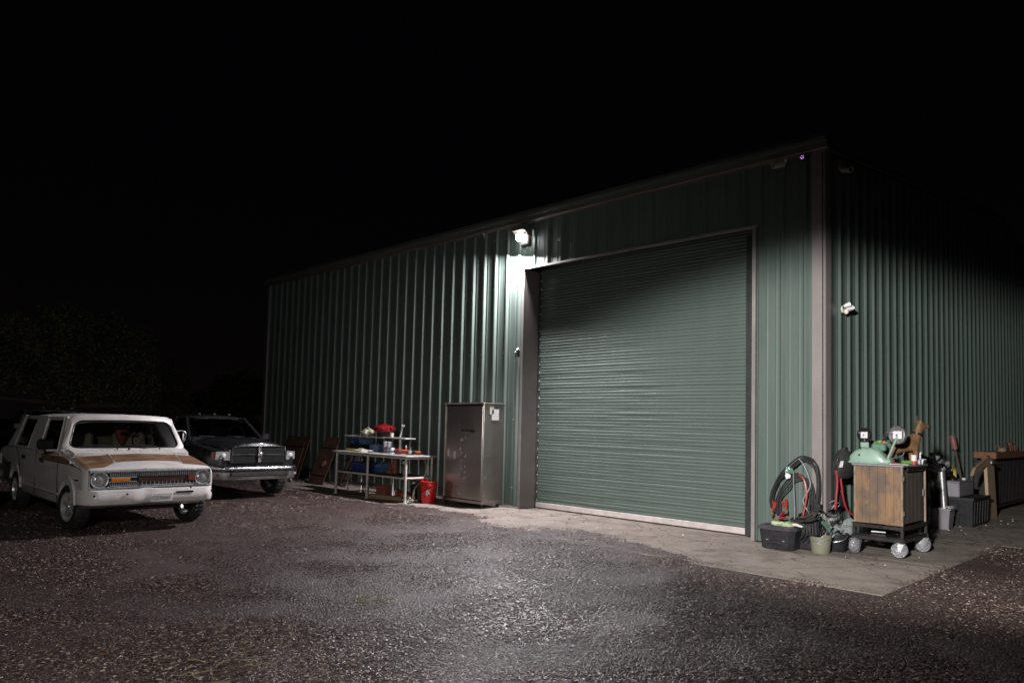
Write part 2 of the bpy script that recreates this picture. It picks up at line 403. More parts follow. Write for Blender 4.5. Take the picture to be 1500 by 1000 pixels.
# ------------------------------------------------------------------ mesh helpers
class MB:
    def __init__(s):
        s.v, s.f = [], []
    def add(s, vs, fs, mx=None):
        n = len(s.v)
        s.v += [tuple(mx @ Vector(p)) if mx is not None else tuple(p) for p in vs]
        s.f += [tuple(i + n for i in f) for f in fs]
        return s
    def box(s, c, d, ch=None, rot=None):
        """Box centred at c with size d and chamfered edges."""
        hx, hy, hz = d[0] / 2, d[1] / 2, d[2] / 2
        if ch is None:
            ch = min(hx, hy, hz) * 0.18
        ch = min(ch, hx * .9, hy * .9, hz * .9)
        vs, idx = [], {}
        for sx in (-1, 1):
            for sy in (-1, 1):
                for sz in (-1, 1):
                    for a in range(3):
                        p = [sx * (hx - (ch if a != 0 else 0)), sy * (hy - (ch if a != 1 else 0)), sz * (hz - (ch if a != 2 else 0))]
                        idx[(sx, sy, sz, a)] = len(vs)
                        vs.append(p)
        fs = []
        def face(keys):
            ids = [idx[k] for k in keys]
            P = [Vector(vs[i]) for i in ids]
            n = (P[1] - P[0]).cross(P[2] - P[0])
            if n.dot(sum(P, Vector())) < 0:
                ids.reverse()
            fs.append(tuple(ids))
        for a in range(3):
            o1, o2 = (a + 1) % 3, (a + 2) % 3
            for sa in (-1, 1):
                ks = []
                for p, q in ((-1, -1), (1, -1), (1, 1), (-1, 1)):
                    k = [0, 0, 0]
                    k[a], k[o1], k[o2] = sa, p, q
                    ks.append((*k, a))
                face(ks)
            for p in (-1, 1):
                for q in (-1, 1):
                    k1, k2 = [0, 0, 0], [0, 0, 0]
                    k1[a], k1[o1], k1[o2] = -1, p, q
                    k2[a], k2[o1], k2[o2] = 1, p, q
                    face([(*k1, o1), (*k2, o1), (*k2, o2), (*k1, o2)])
        for sx in (-1, 1):
            for sy in (-1, 1):
                for sz in (-1, 1):
                    face([(sx, sy, sz, 0), (sx, sy, sz, 1), (sx, sy, sz, 2)])
        mx = Matrix.Translation(Vector(c))
        if rot:
            mx = mx @ Euler(rot).to_matrix().to_4x4()
        return s.add(vs, fs, mx)
    def loft(s, rings, cap=True, closed=True):
        n = len(rings[0])
        b = len(s.v)
        for r in rings:
            s.v += [tuple(p) for p in r]
        m = n if closed else n - 1
        for i in range(len(rings) - 1):
            for j in range(m):
                k = (j + 1) % n
                s.f.append((b + i * n + j, b + i * n + k, b + (i + 1) * n + k, b + (i + 1) * n + j))
        if cap and closed:
            s.f.append(tuple(b + j for j in reversed(range(n))))
            s.f.append(tuple(b + (len(rings) - 1) * n + j for j in range(n)))
        return s
    def tube(s, pts, r, n=8, cap=True):
        pts = [Vector(p) for p in pts]
        rs = r if isinstance(r, (list, tuple)) else [r] * len(pts)
        rings = []
        up = None
        for i, p in enumerate(pts):
            t = (pts[min(i + 1, len(pts) - 1)] - pts[max(i - 1, 0)])
            if t.length < 1e-9:
                t = Vector((0, 0, 1))
            t.normalize()
            if up is None:
                up = Vector((0, 0, 1)) if abs(t.z) < .9 else Vector((1, 0, 0))
            u = t.cross(up)
            if u.length < 1e-6:
                u = t.orthogonal()
            u.normalize()
            w = u.cross(t).normalized()
            up = w
            rings.append([p + (u * math.cos(a) + w * math.sin(a)) * rs[i] for a in [2 * PI * k / n for k in range(n)]])
        return s.loft(rings, cap)
    def cyl(s, a, b, r, n=16, r2=None):
        return s.tube([a, b], [r, r if r2 is None else r2], n)
    def lathe(s, prof, n=20, mx=None, sx=1, sy=1, cap=True):
        """Profile of (radius, height) turned about z; closed at both ends."""
        rings = [[(max(r, 1e-4) * math.cos(2 * PI * k / n) * sx, max(r, 1e-4) * math.sin(2 * PI * k / n) * sy, z) for k in range(n)] for r, z in prof]
        t = MB().loft(rings, cap)
        return s.add(t.v, t.f, mx)
    def slab(s, q, t):
        """Slab of thickness t from a quad or polygon of points."""
        P = [Vector(p) for p in q]
        nrm = Vector()
        for i in range(len(P)):
            a, b = P[i], P[(i + 1) % len(P)]
            nrm += a.cross(b)
        nrm.normalize()
        return s.loft([[p - nrm * t / 2 for p in P], [p + nrm * t / 2 for p in P]])
    def blob(s, c, rad, jit=0.15, seed=0, seg=14, rings=9, rot=None):
        vs, fs = [], []
        for i in range(rings + 1):
            th = PI * i / rings
            for k in range(seg):
                ph = 2 * PI * k / seg
                d = Vector((math.sin(th) * math.cos(ph), math.sin(th) * math.sin(ph), math.cos(th)))
                q = 1 + jit * noise.noise(d * 1.8 + Vector((seed * 3.1, seed * 1.7, seed)))*2
                vs.append((d.x * rad[0] * q, d.y * rad[1] * q, d.z * rad[2] * q))
        for i in range(rings):
            for k in range(seg):
                k2 = (k + 1) % seg
                fs.append((i * seg + k, (i + 1) * seg + k, (i + 1) * seg + k2, i * seg + k2))
        mx = Matrix.Translation(Vector(c))
        if rot:
            mx = mx @ Euler(rot).to_matrix().to_4x4()
        return s.add(vs, fs, mx)
    def mesh(s, name, m, smooth=False):
        me = bpy.data.meshes.new(name)
        me.from_pydata(s.v, [], s.f)
        bm = bmesh.new()
        bm.from_mesh(me)
        bmesh.ops.remove_doubles(bm, verts=bm.verts, dist=1e-5)
        bmesh.ops.recalc_face_normals(bm, faces=bm.faces)
        bm.to_mesh(me)
        bm.free()
        me.materials.append(m)
        if smooth:
            me.polygons.foreach_set('use_smooth', [True] * len(me.polygons))
            me.set_sharp_from_angle(angle=R(38))
        me.update()
        return me
    def build(s, name, m, parent=None, smooth=False, loc=None):
        o = bpy.data.objects.new(name, s.mesh(name, m, smooth))
        COL.objects.link(o)
        if parent:
            o.parent = parent
        if loc:
            o.location = loc
        return o

def thing(name, label, cat, loc=(0, 0, 0), rz=0.0, group=None):
    o = bpy.data.objects.new(name, None)
    COL.objects.link(o)
    o.empty_display_size = .1
    o.location = loc
    o.rotation_euler = (0, 0, rz)
    return tag(o, label, cat, group)

def tag(o, label, cat, group=None):
    o['label'] = label
    o['category'] = cat
    if group:
        o['group'] = group
    return o

def part(name, parent):
    o = bpy.data.objects.new(name, None)
    COL.objects.link(o)
    o.parent = parent
    o.empty_display_size = .1
    return o

def link_mesh(name, me, parent, loc=(0, 0, 0), rot=(0, 0, 0), sc=(1, 1, 1)):
    o = bpy.data.objects.new(name, me)
    COL.objects.link(o)
    o.parent = parent
    o.location, o.rotation_euler, o.scale = loc, rot, sc
    return o

def dup(o, parent=None):
    c = o.copy()
    COL.objects.link(c)
    c.parent = parent
    for ch in list(o.children):
        dup(ch, c)
    return c

def smooth_path(pts, n=6):
    P = [Vector(p) for p in pts]
    out = []
    for i in range(len(P) - 1):
        p0, p1, p2, p3 = P[max(i - 1, 0)], P[i], P[i + 1], P[min(i + 2, len(P) - 1)]
        for k in range(n):
            t = k / n
            out.append(0.5 * ((2 * p1) + (p2 - p0) * t + (2 * p0 - 5 * p1 + 4 * p2 - p3) * t * t + (3 * p1 - p0 - 3 * p2 + p3) * t ** 3))
    out.append(P[-1])
    return out

def lathe_x(prof, n=20, mx=None, cap=True):
    """Turned about the x axis: (radius, x)."""
    return MB().lathe(prof, n, (mx or Matrix()) @ Matrix.Rotation(PI / 2, 4, 'Y'), 1, 1, cap)

def cut(o, cutters):
    """Boolean difference with temporary solids, applied at once."""
    for cmb in cutters:
        c = cmb.build('cutter', M['dark'])
        md = o.modifiers.new('cut', 'BOOLEAN')
        md.operation = 'DIFFERENCE'
        md.solver = 'EXACT'
        md.object = c
        dg = bpy.context.evaluated_depsgraph_get()
        me = bpy.data.meshes.new_from_object(o.evaluated_get(dg))
        o.modifiers.clear()
        o.data = me
        bpy.data.objects.remove(c)
    return o

def text_mesh(name, txt, size, m, parent, loc, rot, depth=.002):
    cu = bpy.data.curves.new(name, 'FONT')
    cu.body = txt
    cu.size = size
    cu.extrude = depth
    cu.align_x = 'CENTER'
    cu.align_y = 'CENTER'
    t = bpy.data.objects.new(name + '_tmp', cu)
    COL.objects.link(t)
    dg = bpy.context.evaluated_depsgraph_get()
    me = bpy.data.meshes.new_from_object(t.evaluated_get(dg))
    bpy.data.objects.remove(t)
    me.materials.clear()
    me.materials.append(m)
    return link_mesh(name, me, parent, loc, rot)

# ------------------------------------------------------------------ ground
GZ = -0.005
g = MB()
nx = 40
for i in range(nx + 1):
    for j in range(nx + 1):
        g.v.append((-200 + 400 * i / nx, -200 + 400 * j / nx, GZ))
for i in range(nx):
    for j in range(nx):
        a = i * (nx + 1) + j
        g.f.append((a, a + nx + 1, a + nx + 2, a + 1))
ground = g.build('gravel_ground', M['gravel'])
ground['kind'] = 'structure'

# concrete apron round the shed, cast in slabs
apron = bpy.data.objects.new('concrete_apron', None)
COL.objects.link(apron)
apron['kind'] = 'structure'
def slab_rect(x0, x1, y0, y1, wob=()):
    """A cast slab, its outer long edge broken a little where asked."""
    n = 10
    pts = []
    def edge(ax, ay, bx, by, w):
        for k in range(n):
            t = k / n
            x, y = ax + (bx - ax) * t, ay + (by - ay) * t
            if w and 0 < k:
                o = w * (noise.noise(Vector((x * 2.1, y * 2.1, 3))) + .6 * noise.noise(Vector((x * 6, y * 6, 1))))
                if abs(bx - ax) > abs(by - ay):
                    y += o
                else:
                    x += o
            pts.append((x, y, 0))
    edge(x0, y0, x1, y0, wob[0] if wob else 0)
    edge(x1, y0, x1, y1, 0)
    edge(x1, y1, x0, y1, 0)
    edge(x0, y1, x0, y0, wob[1] if wob else 0)
    z0 = GZ - .06
    c = 0.0015
    cx, cy = (x0 + x1) / 2, (y0 + y1) / 2
    def inset(p, d):
        return (p[0] + (d if p[0] < cx else -d) * (abs(p[0] - cx) > (x1 - x0) * .4), p[1] + (d if p[1] < cy else -d) * (abs(p[1] - cy) > (y1 - y0) * .4), 0)
    rings = [[(p[0], p[1], z0) for p in pts], [(p[0], p[1], -c) for p in pts], [(*inset(p, c)[:2], 0.0) for p in pts]]
    mb = MB()
    nn = len(pts)
    mb.loft(rings, cap=True)
    o = mb.build('slab', M['concrete'], apron)
    return o
gap = 0.008
ys = [-1.388, 0.62, 2.66, 4.70, 6.74, 8.78, 10.82, 12.86, 14.95]
for k in range(len(ys) - 1):
    xo = -2.10 + 0.055 * max(0, ys[k] + 1.4) * .9
    slab_rect(xo, -0.004, ys[k] + gap / 2, ys[k + 1] - gap / 2, (0, 0.0 if k == 0 else 0.10))
xs = [0.0, 2.44, 4.6, 6.8, 9.0, 11.2, 13.4, 15.6, 18.0]
for k in range(len(xs) - 1):
    slab_rect(xs[k] + gap / 2, xs[k + 1] - gap / 2, -1.386 if k == 0 else -2.35, -0.004, (0.0 if k == 0 else .05, 0))

# loose stones, instanced by geometry nodes over the part of the yard in view
def pad_dist(x, y):
    """Positive outside the concrete, negative on it."""
    xo = -2.10 + 0.05 * max(0, y + 1.4)
    d1 = max(xo - x, -1.39 - y)           # slabs along the front
    if y < 0 and x > 2.44:
        d1 = -2.35 - y
    return d1
gm = MB()
na, nr = 300, 330
att_d, att_s = [], []
skirt = {}
r0, r1 = 3.2, 34.0
for i in range(nr + 1):
    r = r0 * (r1 / r0) ** (i / nr)
    for j in range(na + 1):
        a = PI / 2 - YAW + R(-40 + 80 * j / na)
        x, y = CAM.x + r * math.cos(a), CAM.y + r * math.sin(a)
        z = GZ + 0.012 * noise.noise(Vector((x * 1.3, y * 1.3, 0))) + 0.004
        d = 2300 * min(1, (5.6 / r) ** 1.8)
        qx, qy = x * .707 + y * .707, -x * .707 + y * .707          # ruts run across the yard
        cl = noise.noise(Vector((x * .8, y * .8, 4))) + .7 * noise.noise(Vector((x * 2.6, y * 2.6, 9))) + 1.1 * noise.noise(Vector((qx * 1.6, qy * .45, 3)))
        d *= max(0.60, 1 + .5 * cl)
        wide = max(0, min(1, (y - 0.6) / 1.4)) * (1.0 if y < 6.2 else max(0.25, 1 - (y - 6.2) / 2))
        pd = pad_dist(x, y) + wide * (0.80 * noise.noise(Vector((x * .9, y * .9, 7))) + .35 * noise.noise(Vector((x * 2.9, y * 2.9, 2))) + 0.30) + (1 - wide) * (.05 * noise.noise(Vector((x * 5, y * 5, 2))) + .025)
        if pad_dist(x, y) < 0:
            z = 0.004
        if pd < 0:
            d *= 0.012 + .9 * max(0, 1 + pd / (.06 + .16 * wide))
        if (x > -0.02 and y > -0.05):
            d = 0
        if pd > -.06 and pad_dist(x, y) < 0.25 and wide > .08:
            skirt[(i, j)] = (x, y, 0.004 + .004 * noise.noise(Vector((x * 7, y * 7, 0))))
        gm.v.append((x, y, z))
        att_d.append(d)
        att_s.append((0.0096 + .0034 * max(-1, min(1, 1.4 * cl))) * max(1, (r / 7.0)) ** .55)
for i in range(nr):
    for j in range(na):
        a = i * (na + 1) + j
        gm.f.append((a, a + na + 1, a + na + 2, a + 1))
sk_ = MB()
ids = {k: n_ for n_, k in enumerate(skirt)}
sk_.v = [(p[0], p[1], p[2] if pad_dist(p[0], p[1]) < .05 else GZ - .004) for p in skirt.values()]
for (i, j) in skirt:
    q_ = [(i, j), (i + 1, j), (i + 1, j + 1), (i, j + 1)]
    if all(k in ids for k in q_):
        sk_.f.append(tuple(ids[k] for k in q_))
o = sk_.build('gravel_dirt', M['gravel'])
o['kind'] = 'stuff'
me = bpy.data.meshes.new('loose_gravel')
me.from_pydata(gm.v, [], gm.f)
ad = me.attributes.new('dens', 'FLOAT', 'POINT')
ad.data.foreach_set('value', att_d)
asz = me.attributes.new('size', 'FLOAT', 'POINT')
asz.data.foreach_set('value', att_s)
me.materials.append(M['pebble'])
stones = bpy.data.objects.new('loose_gravel', me)
COL.objects.link(stones)
stones['kind'] = 'stuff'
ng = bpy.data.node_groups.new('gravel_scatter', 'GeometryNodeTree')
ng.interface.new_socket('Geometry', in_out='INPUT', socket_type='NodeSocketGeometry')
ng.interface.new_socket('Geometry', in_out='OUTPUT', socket_type='NodeSocketGeometry')
gi, go = ng.nodes.new('NodeGroupInput'), ng.nodes.new('NodeGroupOutput')
dp = ng.nodes.new('GeometryNodeDistributePointsOnFaces')
nd = ng.nodes.new('GeometryNodeInputNamedAttribute')
nd.data_type = 'FLOAT'
nd.inputs['Name'].default_value = 'dens'
ns = ng.nodes.new('GeometryNodeInputNamedAttribute')
ns.data_type = 'FLOAT'
ns.inputs['Name'].default_value = 'size'
ico = ng.nodes.new('GeometryNodeMeshIcoSphere')
ico.inputs['Radius'].default_value = 1
ico.inputs['Subdivisions'].default_value = 1
inst = ng.nodes.new('GeometryNodeInstanceOnPoints')
rs = ng.nodes.new('FunctionNodeRandomValue')
rs.data_type = 'FLOAT_VECTOR'
rs.inputs[0].default_value = (0.4, 0.3, 0.10)
rs.inputs[1].default_value = (1.7, 1.25, 0.40)
vm = ng.nodes.new('ShaderNodeVectorMath')
vm.operation = 'SCALE'
rr = ng.nodes.new('FunctionNodeRandomValue')
rr.data_type = 'FLOAT_VECTOR'
rr.inputs[0].default_value = (-0.20, -0.20, 0)
rr.inputs[1].default_value = (0.20, 0.20, 6.28)
rr.inputs['Seed'].default_value = 5
sm = ng.nodes.new('GeometryNodeSetMaterial')
sm.inputs['Material'].default_value = M['pebble']
L = ng.links.new
L(gi.outputs[0], dp.inputs['Mesh'])
L(nd.outputs[0], dp.inputs['Density'])
L(dp.outputs['Points'], inst.inputs['Points'])
L(ico.outputs['Mesh'], sm.inputs['Geometry'])
L(sm.outputs[0], inst.inputs['Instance'])
L(rs.outputs[0], vm.inputs[0])
L(ns.outputs[0], vm.inputs['Scale'])
L(vm.outputs[0], inst.inputs['Scale'])
L(rr.outputs[0], inst.inputs['Rotation'])
L(inst.outputs[0], go.inputs[0])
md = stones.modifiers.new('scatter', 'NODES')
md.node_group = ng

# ------------------------------------------------------------------ the metal shed
LEN, DEP, EAVE, RIDGE_X, PITCH = 14.93, 18.0, 5.06, 9.0, 0.12
shed = thing('metal_building', 'green corrugated metal shed with taupe trim and a tall roll-up door', 'building')
def zroof(x):
    return EAVE + PITCH * min(x, DEP - x)

PROF = [(0.0, 0.0), (0.052, 0.0), (0.060, 0.005), (0.072, 0.005), (0.080, 0.0), (0.112, 0.0), (0.140, 0.030), (0.168, 0.030),
        (0.196, 0.0), (0.228, 0.0), (0.236, 0.005), (0.248, 0.005), (0.256, 0.0), (0.305, 0.0)]
def sheet(width, ztop, z0=0.02, phase=0.0):
    """Sheet of ribbed cladding: runs along +s, ribs out along n. Returns (s, n) and z."""
    pts = []
    k = 0
    while k * .305 < width + 1e-6:
        for s_, n_ in PROF[:-1]:
            s2 = k * .305 + s_
            if s2 < width - 1e-4:
                pts.append((s2, n_))
        k += 1
    pts.append((width, 0.0))
    return pts

def front_sheet(name, y0, w, z0, z1, parent):
    mb = MB()
    lap = 0.003
    rows = [z0, z1]
    pts = sheet(w, None)
    rings = [[(-n_ - lap * (s_ / w), y0 + s_, z) for s_, n_ in pts] for z in rows]
    mb.loft(rings, cap=False, closed=False)
    o = mb.build(name, M['panel'], parent)
    return o
def right_sheet(name, x0, w, z0, parent):
    mb = MB()
    pts = sheet(w, None)
    mb.loft([[(x0 + s_, -n_ - .003 * (s_ / w), z0) for s_, n_ in pts], [(x0 + s_, -n_ - .003 * (s_ / w), zroof(x0 + s_) - 0.03) for s_, n_ in pts]], cap=False, closed=False)
    return mb.build(name, M['panel'], parent)

D0, D1, DH, REC = 0.905, 5.22, 4.21, 0.36      # door opening and how deep the curtain sits
y = D1 + 0.02
while y < LEN - .05:
    w = min(.915, LEN - .02 - y)
    front_sheet('wall_panel', y, w, 0.015, EAVE + .02, shed)
    y += .915
y = D0
while y < D1 + .01:
    w = min(.915, D1 + .02 - y)
    front_sheet('wall_panel', y, w, DH + .0, EAVE + .02, shed)
    y += .915
front_sheet('wall_panel', 0.06, D0 - 0.06, 0.015, EAVE + .02, shed)
x = 0.06
while x < DEP - .05:
    w = min(.915, DEP - x)
    right_sheet('wall_panel', x, w, 0.015, shed)
    x += .915
# unseen walls, roof and lining that keep light out
MB().box((DEP + .02, LEN / 2, EAVE / 2), (.04, LEN, EAVE)).build('rear_wall', M['panel'], shed)
MB().slab([(0.02, LEN, 0), (DEP, LEN, 0), (DEP, LEN, EAVE), (RIDGE_X, LEN, zroof(RIDGE_X)), (0.02, LEN, EAVE)], .03).build('end_wall', M['panel'], shed)
rf = MB()
for (xa, xb) in ((-0.16, RIDGE_X), (RIDGE_X, DEP + .12)):
    za, zb = EAVE + PITCH * min(xa, DEP - xa) + .10, EAVE + PITCH * min(xb, DEP - xb) + .10
    rf.slab([(xa, -.10, za), (xb, -.10, zb), (xb, LEN + .1, zb), (xa, LEN + .1, za)], .05)
rf.build('roof', M['panel'], shed)
# trim
MB().box((-.045, LEN / 2, EAVE + .08), (.14, LEN + .22, .21), .012).build('eave_trim', M['darktrim'], shed)
rk = MB()
for xa, xb in ((-.10, RIDGE_X), (RIDGE_X, DEP + .1)):
    za, zb = EAVE + PITCH * min(xa, DEP - xa), EAVE + PITCH * min(xb, DEP - xb)
    rk.slab([(xa, -.075, za - .03), (xb, -.075, zb - .03), (xb, -.075, zb + .13), (xa, -.075, za + .13)], .035)
rk.build('rake_trim', M['darktrim'], shed)
ct = MB()
ct.box((-.040, .055, EAVE / 2), (.018, .132, EAVE - .02), .004)
ct.box((.055, -.040, EAVE / 2), (.170, .018, EAVE - .02), .004)
ct.box((-.030, -.031, EAVE / 2), (.022, .022, EAVE - .02), .003)
ct.build('corner_trim', M['trim'], shed)
MB().box((-.040, LEN - .02, EAVE / 2), (.02, .13, EAVE - .02), .004).build('corner_trim', M['darktrim'], shed)
MB().box((-.02, LEN + .05, EAVE / 2), (.06, .02, EAVE - .02), .004).build('corner_trim', M['darktrim'], shed)
# sill strip under cladding
MB().box((-.010, (D1 + LEN) / 2, .0), (.06, LEN - D1 - .04, .05)).build('base_sill', M['concrete'], shed)
# screw heads along the girts
sc = MB()
for zz in (.35, 1.55, 2.75, 3.95, 4.85):
    k = 0
    while k * .305 < DEP - .3:
        if random.random() < .75:
            sc.box((.06 + k * .305 + .215, -.006, zz + random.uniform(-.01, .01)), (.018, .016, .020), .003)
        k += 1
    yy = D1 + .02
    while yy < LEN - .3:
        if random.random() < .75:
            sc.box((-.006, yy + .215, zz), (.012, .014, .014), .003)
        yy += .305
o = sc.build('screw_heads', M['silver'], shed)
o['kind'] = 'stuff'
# door frame
MB().box((REC / 2 - .045, D1 + .010, DH / 2), (REC + .03, .035, DH), .004).build('door_jamb', M['jamb'], shed)
MB().box((REC / 2 - .045, D0 - .010, DH / 2), (REC + .03, .035, DH), .004).build('door_jamb', M['jamb'], shed)
MB().box((-.020, (D0 + D1) / 2, DH + .0), (.078, D1 - D0 + .12, .030), .004).build('door_header', M['jamb'], shed)
MB().box((REC + .25, (D0 + D1) / 2, DH / 2 + .3), (.02, D1 - D0 + .5, DH + .6)).build('lining', M['guide'], shed)
for yy in (D0 - .12, D1 + .12):
    MB().box((REC + .13, yy, DH / 2 + .3), (.22, .2, DH + .6)).build('lining', M['guide'], shed)
for yy in (D0 - .012, D1 + .012):
    MB().box((-.066, yy, DH / 2 - .01), (.012, .052, DH - .03), .003).build('jamb_flange', M['flange'], shed)
MB().box((-.066, (D0 + D1) / 2, DH + .002), (.012, D1 - D0 + .14, .034), .003).build('header_flange', M['flange'], shed)
# roll-up curtain
door = part('roll_up_door', shed)
PITCHS = 0.050
prof = [(0.0, -0.004), (0.004, 0.0015), (0.011, 0.0055), (0.020, 0.0075), (0.030, 0.0070), (0.039, 0.0040), (0.045, -.001), (0.050, -0.004)]
def slat_mesh():
    mb = MB()
    ny = 9
    rings = []
    rnd = [random.uniform(-.0030, .0030) for _ in range(ny + 1)]
    for j in range(ny + 1):
        yy = D0 + .03 + (D1 - D0 - .06) * j / ny
        rings.append([(REC - n_ + rnd[j], yy, z_) for z_, n_ in prof])
    mb.loft(rings, cap=False, closed=False)
    return mb.mesh('slat', M['slat'], True)
slat_meshes = [slat_mesh() for _ in range(12)]
nsl = int((DH + .32 - .105) / PITCHS) + 1
for i in range(nsl):
    link_mesh('slat', random.choice(slat_meshes), door, (random.uniform(-.003, .003), 0, .105 + i * PITCHS), (random.uniform(-.0005, .0005), random.uniform(-.0025, .0025), 0))
MB().box((REC - .012, (D0 + D1) / 2, .060), (.035, D1 - D0 - .05, .088), .006).build('bottom_bar', M['weatherbar'], door)
MB().box((REC - .012, (D0 + D1) / 2, .010), (.02, D1 - D0 - .05, .012), .003).build('rubber_seal', M['rubber'], door)
MB().box((REC - .05, D0 + .145, DH / 2), (.06, .27, DH - .02), .004).build('guide_rail', M['guide'], door)
MB().box((REC + .0, D1 - .025, DH / 2), (.03, .02, DH - .02), .004).build('guide_rail', M['guide'], door)
el = MB().box((0, 0, 0), (.02, .022, .032), .004).mesh('end_lock', M['steel'])
for i in range(0, nsl, 3):
    link_mesh('end_lock', el, door, (REC - .018, D1 - .045, .14 + i * PITCHS))
# door threshold
MB().box((REC / 2 + .02, (D0 + D1) / 2, -.02), (REC + .1, D1 - D0 - .04, .035), .004).build('threshold', M['concrete'], shed)

# ------------------------------------------------------------------ fittings on the shed
t = thing('wall_light', 'lit white LED wall light high above the left edge of the roll-up door', 'light', (0, LAMP.y, LAMP.z))
MB().box((-.05, 0, .03), (.05, .20, .22), .02).build('back_plate', M['darktrim'], t)
hs = MB()
hs.slab([(-.04, -.15, .165), (-.27, -.13, .15), (-.27, .13, .15), (-.04, .15, .165)], .02)
for sy in (-1, 1):
    hs.slab([(-.04, sy * .15, .165), (-.22, sy * .135, .155), (-.13, sy * .14, .06), (-.04, sy * .15, .04)], .012)
hs.build('housing', M['darktrim'], t)
MB().lathe([(0.0, -.082), (.036, -.075), (.064, -.054), (.078, -.02), (.078, .02), (0, .02)], 24, Matrix.Translation((-.165, 0, .045)) @ Matrix.Rotation(R(38), 4, 'Y'), 1, 1.2).build('lens', M['led'], t, True)

def cam_bullet(name, label, loc, rz, tilt, m, cat='security camera'):
    t = thing(name, label, cat, loc, rz)
    MB().cyl((0, 0, 0), (0, -.03, 0), .045, 14).build('mount', m, t, True)
    MB().tube([(0, -.03, 0), (0, -.07, -.01), (0, -.09, -.05)], .016, 8).build('arm', m, t, True)
    mx = Matrix.Translation((0, -.10, -.065)) @ Matrix.Rotation(tilt, 4, 'X') @ Matrix.Rotation(PI / 2, 4, 'X')
    MB().lathe([(0, -.08), (.036, -.08), (.04, -.07), (.04, .08), (.036, .085), (.03, .075), (0, .075)], 16, mx).build('camera_body', m, t, True)
    MB().lathe([(0, .074), (.026, .074), (.026, .080), (0, .083)], 12, mx).build('lens', M['black'], t, True)
    return t
cam_bullet('security_camera', 'cream bullet camera on the front wall beside the purple glow', (-.03, .477, 5.02), R(-90 - 35), R(15), M['camwhite'])
cam_bullet('security_camera', 'cream camera under the eave on the side wall, right of the corner', (.507, -.03, 4.96), R(-25), R(20), M['camwhite'])
t = thing('infrared_camera', 'small dark camera with a purple infrared glow below the eave corner', 'security camera', (-.03, .212, 5.0))
MB().cyl((0, 0, 0), (-.04, 0, 0), .05, 14).build('mount', M['black'], t, True)
MB().blob((-.06, 0, -.02), (.045, .045, .045), 0).build('dome', M['black'], t, True)
ir = MB()
for a in range(5):
    ir.blob((-.098, .018 * math.cos(a * 1.257), -.025 + .018 * math.sin(a * 1.257)), (.007, .007, .007), 0, seg=8, rings=5)
ir.build('infrared_led', M['infrared'], t)
t = thing('door_sensor', 'tiny pale sensor on the wall above the door header', 'sensor', (-.04, 4.43, 4.61))
MB().box((0, 0, 0), (.04, .05, .05), .01).build('sensor_body', M['camwhite'], t)
MB().blob((-.02, -.03, .0), (.018, .018, .018), 0, seg=8, rings=6).build('sensor_eye', M['offwhite'], t, True)
t = thing('conduit_clip', 'small galvanised bracket under the eave left of the lit lamp', 'bracket', (-.05, 6.31, 5.0))
MB().box((0, 0, 0), (.03, .035, .1), .006).build('strap', M['steel'], t)
MB().cyl((-.02, 0, -.02), (-.02, 0, .05), .012, 8).build('stub', M['steel'], t)
t = thing('door_latch', 'chrome padlocked latch handle on the wall left of the door frame', 'latch', (-.045, 5.335, 2.70))
MB().box((0, 0, .02), (.02, .07, .13), .006).build('latch_plate', M['blacksteel'], t)
MB().tube(smooth_path([(-.03, -.015, .10), (-.055, -.02, .07), (-.05, .0, .03), (-.045, .03, -.06)]), .012, 8).build('lever', M['chrome'], t, True)
MB().cyl((-.02, -.015, .08), (-.05, -.015, .085), .022, 12).build('lock_barrel', M['chrome'], t, True)

t = thing('floodlight', 'unlit white twin-head floodlight on the side wall near the corner', 'floodlight', (.55, -.03, 3.07))
t.scale = (.64, .64, .64)
MB().cyl((0, .02, 0), (0, -.03, 0), .075, 16).build('junction_plate', M['camwhite'], t, True)
MB().blob((0, -.08, -.05), (.045, .05, .06), 0).build('sensor', M['camwhite'], t, True)
for sx, rz, zz in ((-1, .45, .055), (1, -.75, .0)):
    h = part('lamp_head', t)
    h.location = (sx * .08, -.10, zz)
    h.rotation_euler = (R(-22), sx * .12, rz)
    MB().tube([(-sx * .07, .06, -.02), (0, .05, 0)], .014, 8).build('knuckle', M['blacksteel'], h)
    MB().lathe([(0, .04), (.035, .04), (.05, .01), (.066, -.075), (.066, -.09), (.058, -.09), (0, -.082)], 16,
               Matrix.Rotation(-PI / 2, 4, 'X'), 1.25, .8).build('shade', M['dialwhite'], h, True)
    MB().lathe([(0, -.083), (.056, -.084), (.05, -.094), (0, -.097)], 16, Matrix.Rotation(-PI / 2, 4, 'X'), 1.25, .8).build('lens', M['dialwhite'], h, True)

# ------------------------------------------------------------------ vehicles (their local frame: x across, y backwards from the nose, z up)
def body_ring(y, w, zb, zt, cr=.03, tuck=.94, bulge=0.0):
    h = zt - zb
    half = [(.0, zb), (.62 * w, zb), (.88 * w, zb + .01), (tuck * w, zb + .05), (.985 * w, zb + .30 * h), (w + bulge, zb + .52 * h), (.998 * w, zb + .70 * h),
            (.985 * w, zt - .055), (.962 * w, zt - .018), (.915 * w, zt), (.6 * w, zt + cr * .55), (.3 * w, zt + cr * .9), (0, zt + cr)]
    return [(x_, y, z_) for x_, z_ in half] + [(-x_, y, z_) for x_, z_ in reversed(half[1:-1])]

